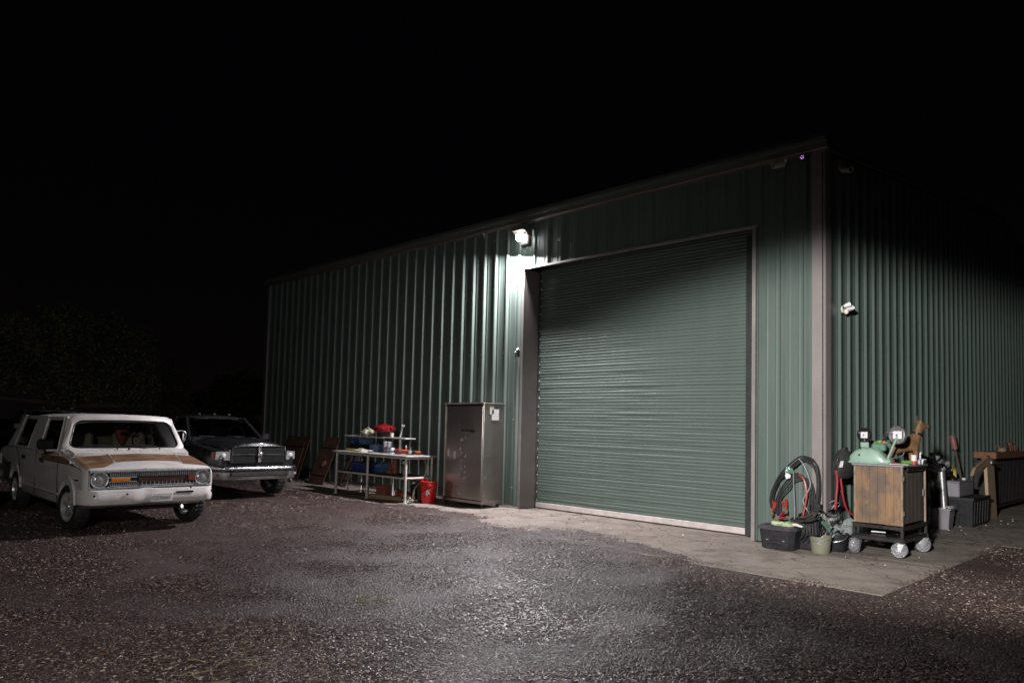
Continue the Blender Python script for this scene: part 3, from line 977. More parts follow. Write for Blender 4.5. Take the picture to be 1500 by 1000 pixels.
def wheel(parent, x, y, r, wd, side, rimr, steer=0.0, spokes=5):
    """Tyre with a spoked alloy rim; side is +1 or -1, the way the rim faces."""
    w = part('wheel', parent)
    w.location = (x, y, r)
    w.rotation_euler = (0, 0, steer)
    h = wd / 2
    lathe_x([(rimr, -h * .9), (r * .80, -h), (r * .94, -h * .93), (r, -h * .66), (r, h * .66), (r * .94, h * .93), (r * .80, h), (rimr, h * .9), (rimr * .96, 0), (rimr, -h * .9)], 32, None, False).build('tyre', M['rubber'], w, True)
    tr = MB()
    for k in range(30):
        a = 2 * PI * k / 30
        for q in (-1, 1):
            tr.box((q * h * .36, math.cos(a) * r, math.sin(a) * r), (h * .55, .018, .026), .004, (a, 0, 0))
    o_ = tr.build('tread', M['rubber'], w)
    o_['kind'] = 'stuff'
    s = side
    rim = MB()
    t_ = lathe_x([(rimr, s * h * .92), (rimr * .93, s * h * .88), (rimr * .88, s * h * .45), (rimr * .86, -s * h * .5), (rimr, -s * h * .8)], 32, None, False)
    rim.add(t_.v, t_.f)
    for k in range(spokes):
        a = 2 * PI * k / spokes + .3
        c_, s_ = math.cos(a), math.sin(a)
        n1, n2 = -s_, c_
        def q(rad, wd_, xx):
            return [(xx, c_ * rad + n1 * wd_, s_ * rad + n2 * wd_), (xx, c_ * rad - n1 * wd_, s_ * rad - n2 * wd_),
                    (xx - s * .02, c_ * rad - n1 * wd_, s_ * rad - n2 * wd_), (xx - s * .02, c_ * rad + n1 * wd_, s_ * rad + n2 * wd_)]
        rim.loft([q(rimr * .16, rimr * .13, s * h * .72), q(rimr * .55, rimr * .15, s * h * .66), q(rimr * .92, rimr * .22, s * h * .72)])
    t_ = lathe_x([(0, s * h * .84), (rimr * .16, s * h * .82), (rimr * .22, s * h * .6), (rimr * .22, s * h * .3), (0, s * h * .3)], 16)
    rim.add(t_.v, t_.f)
    rim.build('rim', M['alloy'], w, True)
    lathe_x([(0, -s * h * .1), (rimr * .7, -s * h * .1), (rimr * .7, -s * h * .25), (0, -s * h * .25)], 18).build('brake_disc', M['blacksteel'], w)
    return w

def strip(pts, wd, th, m, name, parent):
    return MB().tube(pts, wd, 6).build(name, m, parent)

# ---- white wagon with a brown stripe
VX, VY = -5.80, 6.02
van = thing('white_wagon', 'old white wagon with a brown hood stripe and a wide chrome grille', 'car', (VX, VY, GZ + .004))
B = MB().loft([body_ring(y_, w_, zb_, zt_, cr_) for y_, w_, zb_, zt_, cr_ in [
    (.165, .755, .38, .765, .02), (.19, .778, .36, .785, .025), (.27, .787, .33, .805, .03), (.50, .797, .27, .843, .034), (.80, .80, .25, .892, .036), (1.05, .80, .235, .930, .034), (1.25, .80, .23, .955, .03),
    (1.8, .802, .225, .955, .02), (2.7, .802, .225, .945, .02), (3.6, .80, .235, .935, .02), (4.2, .80, .26, .930, .02), (4.55, .795, .29, .915, .03), (5.0, .78, .32, .89, .03), (5.22, .755, .36, .85, .025), (5.28, .70, .42, .80, .02)]])
body = B.build('body', M['white'], van)
WR = .285
FA, RA = .80, 3.70
cut(body, [lathe_x([(0, xa), (.345, xa), (.345, xb), (0, xb)], 28, Matrix.Translation((0, yy, WR + .015))) for yy in (FA, RA) for xa, xb in ((-1.0, -.50), (.50, 1.0))])
body.data.polygons.foreach_set('use_smooth', [True] * len(body.data.polygons))
body.data.set_sharp_from_angle(angle=R(38))
for yy in (FA, RA):
    for sx in (-1, 1):
        arc = [(sx * .797, yy + .352 * math.cos(a), WR + .015 + .352 * math.sin(a)) for a in [R(6 + 168 * k / 22) for k in range(23)]]
        MB().tube(arc, .020, 6).build('arch_lip', M['white'], van, True)
        wheel(van, sx * .715, yy, WR, .185, sx, .185, R(9) if yy == FA else 0)
MB().box((0, 2.7, .29), (.9, 3.0, .10), .03).build('underbody', M['dark'], van)
fr = MB()
fr.tube([(-.65, FA, .27), (.65, FA, .27)], .035, 8)
fr.tube([(-.65, RA, .28), (.65, RA, .28)], .045, 8)
fr.box((0, .45, .29), (.9, .08, .1), .01)
fr.build('axle', M['blacksteel'], van)

def zhood(x, y):
    ys_ = [(.165, .765, .02), (.19, .785, .025), (.27, .805, .03), (.50, .843, .034), (.80, .892, .036), (1.05, .930, .034), (1.25, .955, .03)]
    for a, b in zip(ys_[:-1], ys_[1:]):
        if a[0] <= y <= b[0] or b is ys_[-1]:
            t_ = (y - a[0]) / (b[0] - a[0])
            zt, cr = a[1] + (b[1] - a[1]) * t_, a[2] + (b[2] - a[2]) * t_
            break
    u = min(1, abs(x) / .8)
    prof_ = [(0, 1), (.3, .9), (.6, .55), (.915, 0)]
    if u <= .915:
        for (u0, k0), (u1, k1) in zip(prof_[:-1], prof_[1:]):
            if u <= u1:
                return zt + cr * (k0 + (k1 - k0) * (u - u0) / (u1 - u0))
    return zt - (u - .915) / .047 * .018 if u < .962 else zt - .018 - (u - .962) / .023 * .037
def hood_patch(name, xl, xr, yf, yb, m, off=.004, n=10, k=6):
    """Thin skin lying on the hood between side lines xl(t), xr(t) and front and back lines."""
    mb = MB()
    rings = []
    for j in range(k + 1):
        t_ = j / k
        row = []
        for i in range(n + 1):
            s_ = i / n
            y_ = yf(s_) + (yb(s_) - yf(s_)) * t_
            x_ = xl(t_) + (xr(t_) - xl(t_)) * s_
            row.append((x_, y_, zhood(x_, y_) + off))
        rings.append(row)
    mb.loft(rings, cap=False, closed=False)
    return mb.build(name, m, van)
lerp = lambda a, b: (lambda t_: a + (b - a) * t_)
hood_patch('stripe', lerp(-.760, -.760), lerp(-.385, -.345), lambda s_: .225 + .02 * s_ + max(0, s_ - .62) * .42, lambda s_: .86, M['brown'])
hood_patch('stripe', lerp(-.36, -.320), lerp(.475, .515), lambda s_: .42 + .03 * math.sin(PI * s_), lambda s_: .86, M['brown'])
hood_patch('stripe', lerp(.43, .545), lerp(.755, .755), lambda s_: .30 - .06 * s_, lambda s_: .86, M['brown'])
# stripe carried round to the front door, tapering
mb = MB()
rings = []
for j in range(17):
    t_ = j / 16
    y_ = .245 + 1.93 * t_
    zt_ = zhood(.78, y_) if y_ < 1.2 else .935
    top, bot = min(.895, zt_ + .008), (.792 + .02 * min(1, t_ * 3)) if y_ > .3 else .785
    rings.append([(-.8065 if z_ < .86 else -.8045 + .0, y_, z_) for z_ in (bot, (bot + top) / 2, top)])
mb.loft(rings, cap=False, closed=False)
mb.build('side_stripe', M['brown'], van)
for xa, xb, ya in ((-.372, -.332, .50), (.415, .53, .33)):
    MB().tube([(xa + (xb - xa) * k / 6, ya + (.90 - ya) * k / 6, zhood(xa + (xb - xa) * k / 6, ya + (.90 - ya) * k / 6) + .004) for k in range(7)], .008, 5).build('hood_bead', M['white'], van)
# cowl with vents
MB().slab([(-.72, .90, .935), (.72, .90, .935), (.74, 1.12, .985), (-.74, 1.12, .985)], .03).build('cowl', M['white'], van)
for k in range(7):
    MB().box((-.48 + k * .16, 1.0, .974), (.105, .07, .006), .001, (R(13), 0, 0)).build('cowl_vent', M['offwhite'], van)
def wsp(u, v, off=0.0):
    """Point on the windshield sheet, off metres outward."""
    return ((.775 - .13 * v) * u, 1.10 + .20 * v + .13 * u * u - off, .985 + .40 * v + .022 * (1 - u * u) * v)
for sx in (-.16, .39):
    MB().tube(smooth_path([(sx, 1.06, .99), (sx - .05, 1.08, 1.03), (sx - .26, 1.10, 1.045), (sx - .42, 1.14, 1.035)]), .008, 6).build('wiper', M['black'], van)
MB().blob((-.02, 1.05, .995), (.015, .015, .02), 0, seg=8, rings=5).build('washer_jet', M['black'], van)
# greenhouse
roof = MB()
stations = [(1.30, 1.400, .665), (1.315, 1.425, .672), (1.38, 1.448, .682), (1.7, 1.462, .695), (2.4, 1.468, .70), (3.2, 1.458, .695), (3.75, 1.438, .685), (3.93, 1.415, .67), (3.98, 1.39, .655)]
rings = []
for y_, z_, w_ in stations:
    rings.append([(w_ * u, y_ + (.13 * u * u if y_ < 1.35 else (.13 * u * u * .6 if y_ < 1.5 else (-.09 * u * u if y_ > 3.7 else 0))), z_ - .055 * abs(u) ** 4) for u in [-1 + k / 8 for k in range(17)]])
r2 = [[(p[0] * .985, p[1] + (.01 if p[1] < 2 else -.01), p[2] - .045) for p in reversed(r)] for r in rings]
roof.loft([a + b for a, b in zip(rings, r2)])
roof.build('roof', M['white'], van, True)
def rrect(u0, v0, v1, ru, rv, n=6):
    pts = []
    for cx, cy, a0 in ((u0 - ru, v1 - rv, 0), (-u0 + ru, v1 - rv, 90), (-u0 + ru, v0 + rv, 180), (u0 - ru, v0 + rv, 270)):
        for k in range(n + 1):
            a = R(a0 + 90 * k / n)
            pts.append((cx + ru * math.cos(a), cy + rv * math.sin(a)))
    out = []
    for k in range(len(pts)):
        a, b = pts[k], pts[(k + 1) % len(pts)]
        m_ = 4 if abs(a[0] - b[0]) > .5 else 1
        out += [(a[0] + (b[0] - a[0]) * q / m_, a[1] + (b[1] - a[1]) * q / m_) for q in range(m_)]
    return out
inn, outl = rrect(.925, .055, .93, .13, .2), rrect(1.03, -.03, 1.13, .12, .18)
fr = MB()
fr.loft([[wsp(*p, -.05) for p in inn], [wsp(*p, .004) for p in inn], [wsp((p[0] + q[0]) / 2, (p[1] + q[1]) / 2, .022) for p, q in zip(inn, outl)], [wsp(*q, .006) for q in outl], [wsp(*q, -.06) for q in outl]], cap=False)
fr.build('windshield_frame', M['white'], van, True)
MB().tube([wsp(*p, .0) for p in inn] + [wsp(*inn[0], .0)], .011, 6).build('windshield_seal', M['black'], van, True)
MB().loft([[wsp(-.94 + 1.88 * i / 12, .04 + .9 * j / 5, -.012) for i in range(13)] for j in range(6)], cap=False, closed=False).build('windshield', M['glass'], van, True)
def pillar(pa, pb, wd, th, name='pillar', m=None, parent=None, ax=(0, 1, 0)):
    pa, pb = Vector(pa), Vector(pb)
    d = (pb - pa).normalized()
    a = Vector(ax)
    u = (a - d * a.dot(d)).normalized()
    n_ = d.cross(u)
    rings = []
    for p, k in ((pa, 1.15), (pb, 1.0)):
        rings.append([p + u * (sx * wd * k / 2) + n_ * (sy * th / 2) for sx, sy in ((-1, -1), (1, -1), (1, 1), (-1, 1))])
    return MB().loft(rings).build(name, m or M['white'], parent or van)
for sx in (-1, 1):
    pillar((sx * .765, 1.33, .94), (sx * .655, 1.52, 1.400), .075, .05)
    MB().slab([(sx * .782, 2.40, .93), (sx * .782, 3.02, .93), (sx * .680, 2.94, 1.42), (sx * .680, 2.38, 1.42)], .03).build('pillar', M['white'], van)
    MB().slab([(sx * .782, 3.93, .92), (sx * .782, 4.40, .92), (sx * .664, 3.96, 1.40), (sx * .672, 3.78, 1.42)], .03).build('pillar', M['white'], van)
    MB().slab([(sx * .775, 1.40, .945), (sx * .775, 2.42, .945), (sx * .672, 2.40, 1.415), (sx * .672, 1.55, 1.415)], .006).build('side_window', M['darkglass'], van)
    MB().slab([(sx * .775, 3.0, .945), (sx * .775, 3.95, .945), (sx * .668, 3.80, 1.415), (sx * .672, 2.92, 1.415)], .006).build('side_window', M['darkglass'], van)
    for qd in ([(.790, 1.42, .952), (.684, 1.58, 1.405), (.684, 2.36, 1.405), (.790, 2.38, .952)], [(.790, 3.04, .952), (.684, 2.96, 1.405), (.682, 3.77, 1.405), (.790, 3.91, .952)]):
        pp = [(sx * a, b, c) for a, b, c in qd]
        MB().tube(pp + [pp[0]], .011, 6).build('window_frame', M['whitemetal'], van)
    MB().box((sx * .776, 2.75, .935), (.05, 2.9, .03), .008).build('belt_moulding', M['white'], van)
    MB().box((sx * .735, 1.28, .945), (.12, .34, .03), .012).build('fender_top', M['white'], van)
def curved_pane(yb, zb, wb, yt, zt, wt, bow, name, m, parent, sgn=-1, n=12):
    rings = []
    for j in range(5):
        t_ = j / 4
        rings.append([((wb + (wt - wb) * t_) * u, yb + (yt - yb) * t_ + sgn * bow * (1 - u * u), zb + (zt - zb) * t_ + .012 * (1 - u * u) * t_ * 2) for u in [-1 + 2 * k / n for k in range(n + 1)]])
    return MB().loft(rings, cap=False, closed=False).build(name, m, parent, True), rings
curved_pane(4.34, .95, .70, 3.95, 1.38, .64, .06, 'rear_window', M['darkglass'], van, 1)
# cabin
MB().box((0, 2.6, .93), (1.46, 2.6, .04), .01).build('cabin_floor', M['dark'], van)
MB().slab([(-.62, 1.55, 1.40), (.62, 1.55, 1.40), (.62, 3.7, 1.40), (-.62, 3.7, 1.40)], .01).build('headliner', M['headliner'], van)
MB().slab([(-.70, 2.78, .95), (.70, 2.78, .95), (.64, 2.74, 1.39), (-.64, 2.74, 1.39)], .02).build('pale_backdrop', M['headliner'], van)  # cream panel added behind the seats to lighten the windshield
MB().box((0, 1.36, .972), (1.36, .24, .09), .03).build('dashboard', M['dark'], van)
MB().tube([(.34 + .155 * math.cos(a), 1.58 + .05 * math.sin(a), 1.08 + .150 * math.sin(a)) for a in [2 * PI * k / 24 for k in range(25)]], .010, 6).build('steering_wheel', M['black'], van, True)
for sx, mm in ((-.36, 'seatcream'), (.36, 'seatcream')):
    MB().box((sx, 2.30, 1.05), (.46, .14, .30), .05, (R(-10), 0, 0)).build('seat', M[mm], van)
MB().blob((.20, 2.10, 1.20), (.085, .05, .17), .2, 4).build('jacket', M['seatred'], van, True)
MB().tube([(-.02, 1.40, 1.30), (-.02, 1.38, 1.36)], .008, 6).build('mirror_stem', M['black'], van)
MB().box((-.02, 1.41, 1.285), (.22, .02, .055), .012).build('rear_view_mirror', M['black'], van)
# doors: seams, handles, mirror
seam = [[(2.30, .945), (2.52, .92), (2.52, .30)], [(1.34, .94), (1.30, .62), (1.28, .30)], [(3.80, .93), (3.52, .80), (3.40, .60), (3.36, .30)]]
for sx in (-1, 1):
    for sm_ in seam:
        MB().tube([(sx * (.806 if .4 < z_ < .9 else .795), y_, z_) for y_, z_ in sm_], .005, 4).build('door_seam', M['dark'], van)
    for yy in (2.16, 3.22):
        MB().box((sx * .812, yy, .80), (.022, .15, .028), .008).build('door_handle', M['chrome'], van)
        MB().box((sx * .807, yy, .802), (.012, .19, .06), .004).build('handle_recess', M['dark'], van)
    MB().box((sx * .80, 2.3, .405), (.02, 2.1, .022), .006).build('body_crease', M['white'], van)
m_ = part('door_mirror', van)
MB().box((-.905, 1.53, 1.045), (.20, .10, .145), .03, (0, 0, R(8))).build('mirror_shell', M['black'], m_)
MB().box((-.83, 1.52, .965), (.14, .06, .026), .008).build('mirror_foot', M['whitemetal'], m_)
m_ = part('door_mirror', van)
MB().tube(smooth_path([(.78, 1.40, 1.05), (.84, 1.39, 1.10), (.86, 1.39, 1.21), (.80, 1.40, 1.25), (.73, 1.45, 1.23)]), .009, 6).build('mirror_bracket', M['chrome'], m_)
MB().box((.84, 1.40, 1.16), (.04, .02, .11), .008).build('mirror_shell', M['chrome'], m_)
MB().blob((-.812, .70, .84), (.012, .022, .022), 0, seg=10, rings=6).build('side_marker', M['dialwhite'], van)
MB().box((-.806, .42, .645), (.014, .10, .022), .004).build('side_marker', M['black'], van)
# front: grille
gr = part('grille', van)
GY = .158
MB().box((0, GY + .012, .655), (1.48, .03, .235), .006).build('grille_backing', M['rubber'], gr)
fr = MB()
fr.tube([(-.735, GY - .015, .552), (.725, GY - .015, .560), (.725, GY - .015, .762), (-.735, GY - .015, .758), (-.735, GY - .015, .552)], .014, 6)
fr.build('grille_frame', M['brightbar'], gr)
nb = 44
bar = MB().box((0, 0, 0), (.0085, .022, .062), .003).mesh('grille_bar', M['brightbar'])
for k in range(nb):
    xx = -.50 + 1.06 * k / (nb - 1)
    link_mesh('grille_bar', bar, gr, (xx, GY - .012, .722))
    if xx < -.20 or k % 2:
        link_mesh('grille_bar', bar, gr, (xx, GY - .012, .598), (0, 0, 0), (1, 1, .75))
MB().box((.200, GY - .010, .650), (.74, .012, .078), .004).build('rust_band', M['rust'], gr)
MB().box((-.165, GY - .016, .655), (.014, .02, .19), .003).build('grille_post', M['chrome'], gr)
MB().tube([(-.56, GY - .02, .682), (-.20, GY - .02, .682)], .006, 6).build('grille_rail', M['brightbar'], gr)
MB().tube([(-.56, GY - .02, .630), (-.20, GY - .02, .630)], .006, 6).build('grille_rail', M['brightbar'], gr)
MB().tube([(-.5, GY - .018, .578), (.60, GY - .018, .585)], .006, 6).build('grille_rail', M['brightbar'], gr)
MB().box((-.385, GY - .022, .656), (.22, .02, .042), .006).build('turn_signal', M['amber'], gr)
MB().slab([(.44, GY - .02, .625), (.545, GY - .02, .632), (.52, GY - .02, .690), (.44, GY - .02, .688)], .02).build('turn_signal', M['redorange'], gr)
MB().blob((-.10, GY + .0, .775), (.02, .02, .016), 0, seg=8, rings=5).build('hood_catch', M['chrome'], gr)
for xx in (-.625, .625):
    hl = part('headlight', van)
    hl.location = (xx, GY - .010, .655)
    mx = Matrix.Rotation(PI / 2, 4, 'X')
    MB().lathe([(.104, -.01), (.104, .012), (.098, .022), (.086, .018), (.080, .004), (.080, -.01)], 28, mx).build('bezel', M['brightbar'], hl, True)
    MB().lathe([(0, .018), (.035, .017), (.066, .009), (.081, -.006), (.0, -.01)], 26, mx).build('lens', M['lensclear'], hl, True)
    MB().lathe([(0, .026), (.022, .024), (.028, .014), (0, .01)], 14, mx).build('bulb_shield', M['alloy'], hl, True)
    b_ = MB()
    for q in ((-.098, .092), (.098, .092), (-.098, -.088), (.098, -.088)):
        b_.blob((q[0], -.01, q[1]), (.012, .01, .012), 0, seg=8, rings=5)
    b_.build('screw', M['steel'], hl)
# bumper, dented
rings = []
for k in range(37):
    u = -1 + 2 * k / 36
    x_ = u * .815
    y_ = .055 + .10 * max(0, abs(u) - .86) / .14 * 1.6 + .02 * abs(u) ** 3
    if abs(u) > .965:
        x_ = .818 * (1 if u > 0 else -1)
        y_ = .30 if abs(u) > .99 else .18
    dent = .018 * math.exp(-((u + .12) / .09) ** 2) - .012 * math.exp(-((u + .32) / .1) ** 2)
    dz = .012 * math.exp(-((u + .1) / .12) ** 2)
    rings.append([(x_, y_ + dent + a, z_ + dz) for a, z_ in ((.02, .355), (.0, .375), (-.012, .42), (-.004, .47), (.012, .505), (.02, .525), (.05, .535), (.06, .52), (.06, .36))])
MB().loft(rings).build('bumper', M['white'], van, True)
MB().box((.37, .052, .482), (.22, .02, .022), .004).build('bumper_slot', M['black'], van)
bo = MB().lathe([(0, .0), (.013, 0), (.011, .008), (0, .01)], 10, Matrix.Rotation(PI / 2, 4, 'X')).mesh('bumper_bolt', M['blacksteel'])
for xx, zz in ((-.70, .475), (-.33, .48), (.44, .535), (.72, .49), (.715, .475)):
    link_mesh('bumper_bolt', bo, van, (xx, .044, zz))
lp = part('license_plate', van)
lp.location = (.075, .034, .425)
MB().box((0, 0, 0), (.26, .008, .105), .003).build('plate', M['plate'], lp)
text_mesh('plate_lettering', 'CZ7', .062, M['plateink'], lp, (-.055, -.006, -.004), (PI / 2, 0, 0), .001)
for k in range(4):
    MB().box((.015 + k * .026, -.005, -.004), (.011, .004, .034), .001).build('worn_character', M['greybox'], lp)

# ---- dark pickup trucks
TX, TY = -3.03, 8.86
def make_pickup():
    tk = thing('pickup_truck', 'dark grey pickup truck with a chrome crossbar grille and bumper beside the shed wall', 'pickup truck', (TX, TY, GZ + .004))
    B = MB().loft([body_ring(y_, w_, zb_, zt_, cr_, .95) for y_, w_, zb_, zt_, cr_ in [
        (.12, .62, .45, .78, .02), (.135, .685, .43, .81, .02), (.18, .735, .41, .84, .03), (.28, .765, .38, .87, .03), (.6, .785, .36, .905, .03), (1.0, .795, .34, .94, .03), (1.45, .80, .33, 1.0, .03),
        (2.4, .80, .33, 1.0, .02), (3.3, .80, .33, .99, .02), (3.34, .80, .34, .965, .01), (3.38, .80, .34, .985, .0), (4.6, .80, .36, .985, .0), (5.25, .79, .40, .975, .0), (5.3, .75, .44, .95, .0)]])
    b = B.build('body', M['truckpaint'], tk)
    WR2 = .325
    cut(b, [lathe_x([(0, xa), (.39, xa), (.39, xb), (0, xb)], 28, Matrix.Translation((0, yy, WR2 + .03))) for yy in (.93, 4.25) for xa, xb in ((-1.0, -.5), (.5, 1.0))])
    b.data.polygons.foreach_set('use_smooth', [True] * len(b.data.polygons))
    b.data.set_sharp_from_angle(angle=R(38))
    for yy in (.93, 4.25):
        for sx in (-1, 1):
            wheel(tk, sx * .715, yy, WR2, .20, sx, .195, R(6) if yy < 1 else 0)
    MB().box((0, 2.6, .40), (1.0, 4.6, .14), .03).build('underbody', M['dark'], tk)
    rings = []
    for y_, w_, z_ in ((.085, .50, .940), (.10, .52, .975), (.17, .55, 1.0), (.5, .585, 1.035), (1.0, .63, 1.055), (1.42, .69, 1.065)):
        top = [(w_ * u, y_ + .05 * abs(u) ** 2, z_ + .03 * (1 - u * u) - .09 * abs(u) ** 5) for u in [-1 + k / 6 for k in range(13)]]
        rings.append(top + [(w_ * 1.03, y_ + .05, z_ - .28), (-w_ * 1.03, y_ + .05, z_ - .28)])
    MB().loft(rings).build('hood', M['truckpaint'], tk, True)
    rings = []
    for y_, z_, w_ in [(1.97, 1.455, .545), (2.02, 1.482, .575), (2.2, 1.51, .60), (2.7, 1.518, .61), (3.05, 1.50, .605), (3.16, 1.475, .59), (3.19, 1.45, .58)]:
        top = [(w_ * u, y_ + .07 * (1 - u * u) * (-1 if y_ < 2.3 else (.4 if y_ > 2.9 else 0)), z_ - .07 * abs(u) ** 3.4) for u in [-1 + k / 6 for k in range(13)]]
        rings.append(top + [(p[0] * .98, p[1], p[2] - .035) for p in reversed(top)])
    MB().loft(rings).build('roof', M['truckpaint'], tk, True)
    for sx in (-1, 1):
        pillar((sx * .745, 1.42, .99), (sx * .580, 2.03, 1.435), .07, .05, 'pillar', M['truckpaint'], tk)
        pillar((sx * .765, 2.50, .99), (sx * .60, 2.48, 1.455), .09, .04, 'pillar', M['truckpaint'], tk)
        pillar((sx * .755, 3.24, .98), (sx * .595, 3.12, 1.43), .14, .04, 'pillar', M['truckpaint'], tk)
        MB().slab([(sx * .76, 1.55, 1.0), (sx * .76, 3.22, 1.0), (sx * .595, 3.10, 1.44), (sx * .59, 2.08, 1.44)], .006).build('side_window', M['darkglass'], tk)
        m_ = part('door_mirror', tk)
        MB().box((sx * .90, 1.70, 1.085), (.17, .09, .15), .03).build('mirror_shell', M['black'], m_)
        MB().box((sx * .81, 1.70, 1.04), (.10, .04, .03), .008).build('mirror_foot', M['black'], m_)
        MB().tube([(sx * .803, 1.40, .97), (sx * .806, 1.38, .42)], .005, 4).build('door_seam', M['dark'], tk)
        MB().tube([(sx * .803, 2.48, .98), (sx * .806, 2.48, .42)], .005, 4).build('door_seam', M['dark'], tk)
        MB().box((sx * .81, 2.34, .86), (.02, .15, .03), .008).build('door_handle', M['chrome'], tk)
        arc = [(sx * .795, .93 + .395 * math.cos(a), WR2 + .03 + .395 * math.sin(a)) for a in [R(8 + 164 * k / 18) for k in range(19)]]
        MB().tube(arc, .022, 6).build('arch_lip', M['truckpaint'], tk, True)
        # headlight wrapping the fender corner
        hl = part('headlight', tk)
        q0 = [(sx * .525, .105, .705), (sx * .745, .205, .715), (sx * .765, .29, .73), (sx * .762, .30, .84), (sx * .74, .20, .855), (sx * .53, .10, .865)]
        MB().slab(q0[:2] + [q0[4], q0[5]], .05).build('reflector', M['lensclear'], hl)
        MB().slab([q0[1], q0[2], q0[3], q0[4]], .05).build('turn_signal', M['redorange'] if sx < 0 else M['lensclear'], hl)
        MB().blob((sx * .635, .125, .79), (.045, .03, .045), 0, seg=12, rings=8).build('bulb_shield', M['dialwhite'], hl, True)
        MB().box((sx * .735, .105, .45), (.06, .02, .05), .01).build('fog_light', M['redorange'] if sx < 0 else M['lensclear'], tk)
    ws, rg = curved_pane(1.46, 1.045, .70, 2.03, 1.445, .565, .09, 'windshield', M['glass'], tk)
    MB().tube(rg[0] + [r[-1] for r in rg[1:]] + rg[-1][::-1] + [r[0] for r in rg[1:-1]][::-1] + [rg[0][0]], .012, 6).build('windshield_seal', M['black'], tk, True)
    curved_pane(3.20, 1.0, .66, 3.14, 1.43, .56, .02, 'rear_window', M['darkglass'], tk, 1)
    MB().box((0, 2.3, .985), (1.46, 1.7, .03), .01).build('cabin_floor', M['dark'], tk)
    MB().box((0, 1.66, 1.03), (1.34, .24, .08), .03).build('dashboard', M['greybox'], tk)  # windshield reflections put into the paler grey of dash and seats
    for sx in (-.36, .36):
        MB().box((sx, 2.62, 1.12), (.46, .14, .40), .05, (R(-10), 0, 0)).build('seat', M['greybox'], tk)
        MB().box((sx, 2.66, 1.36), (.24, .09, .14), .03).build('headrest', M['dark'], tk)
    MB().tube([(.34 + .15 * math.cos(a), 1.80 + .05 * math.sin(a), 1.14 + .15 * math.sin(a)) for a in [2 * PI * k / 20 for k in range(21)]], .011, 6).build('steering_wheel', M['black'], tk, True)
    MB().box((-.02, 2.02, 1.375), (.20, .02, .055), .012).build('rear_view_mirror', M['black'], tk)
    for sx in (-.18, .36):
        MB().tube(smooth_path([(sx, 1.38, 1.07), (sx - .06, 1.42, 1.085), (sx - .36, 1.48, 1.10)]), .009, 6).build('wiper', M['black'], tk)
    for xx in (-.3, 0, .3):
        MB().blob((xx, 2.10, 1.522), (.03, .024, .010), 0, seg=10, rings=6).build('roof_glint', M['greybox'], tk, True)  # grey blobs standing in for dull glints on the roof
    # grille with crossbars
    gr = part('grille', tk)
    MB().box((0, .105, .80), (1.02, .05, .31), .01).build('grille_backing', M['guide'], gr)
    q = [(.515, .075, .66), (.505, .065, .80), (.50, .075, .945), (.2, .052, .968), (-.2, .052, .968), (-.50, .075, .945), (-.505, .065, .80), (-.515, .075, .66)]
    MB().tube(q, .012, 8).build('grille_surround', M['dullchrome'], gr, True)
    MB().box((0, .050, .805), (.055, .04, .30), .012).build('crossbar', M['chrome'], gr)
    MB().box((0, .062, .800), (1.0, .02, .014), .005).build('crossbar', M['dullchrome'], gr)
    MB().blob((0, .025, .80), (.05, .02, .055), .1, 3, seg=10, rings=7).build('emblem', M['chrome'], gr, True)
    fin = MB().box((0, 0, 0), (.96, .014, .006), .002).mesh('grille_fin', M['blacksteel'])
    for k in range(10):
        if k not in (5,):
            link_mesh('grille_fin', fin, gr, (0, .072, .674 + k * .028))
    # bumper
    rings = []
    for k in range(29):
        u = -1 + 2 * k / 28
        y_ = -.03 + .06 * u * u + (.14 * max(0, abs(u) - .82) / .18)
        x_ = u * .815
        if abs(u) > .95:
            y_ += .10
        rings.append([(x_, y_ + a, z_) for a, z_ in ((.03, .515), (.0, .525), (-.018, .55), (-.014, .58), (.004, .600), (.03, .606), (.05, .604), (.05, .515))])
    MB().loft(rings).build('bumper', M['chrome'], tk, True)
    rings = []
    for k in range(29):
        u = -1 + 2 * k / 28
        y_ = -.005 + .06 * u * u + (.14 * max(0, abs(u) - .82) / .18) + (.10 if abs(u) > .95 else 0)
        rings.append([(u * .80, y_ + a, z_) for a, z_ in ((.05, .355), (.015, .365), (.0, .40), (.0, .50), (.08, .50), (.08, .36))])
    MB().loft(rings).build('valance', M['steel'], tk, True)
    MB().box((0, -.002, .462), (1.10, .05, .072), .01).build('air_slot', M['dark'], tk)
    MB().box((.0, -.03, .56), (.30, .01, .05), .003).build('plate_bracket', M['blacksteel'], tk)
    return tk
truck = make_pickup()
tk2 = dup(truck)
tk2.location = (-7.66, 8.95, GZ + .004)
tk2['label'] = 'dark pickup at the far left edge with only its bumper end in view'
tk3 = dup(truck)
tk3.location = (-4.42, 14.75, GZ + .07)
tk3['label'] = 'dark pickup parked farthest back, its roof just above the white wagon'
for t_ in (truck, tk2, tk3):
    t_['group'] = 'dark pickups parked in the yard'
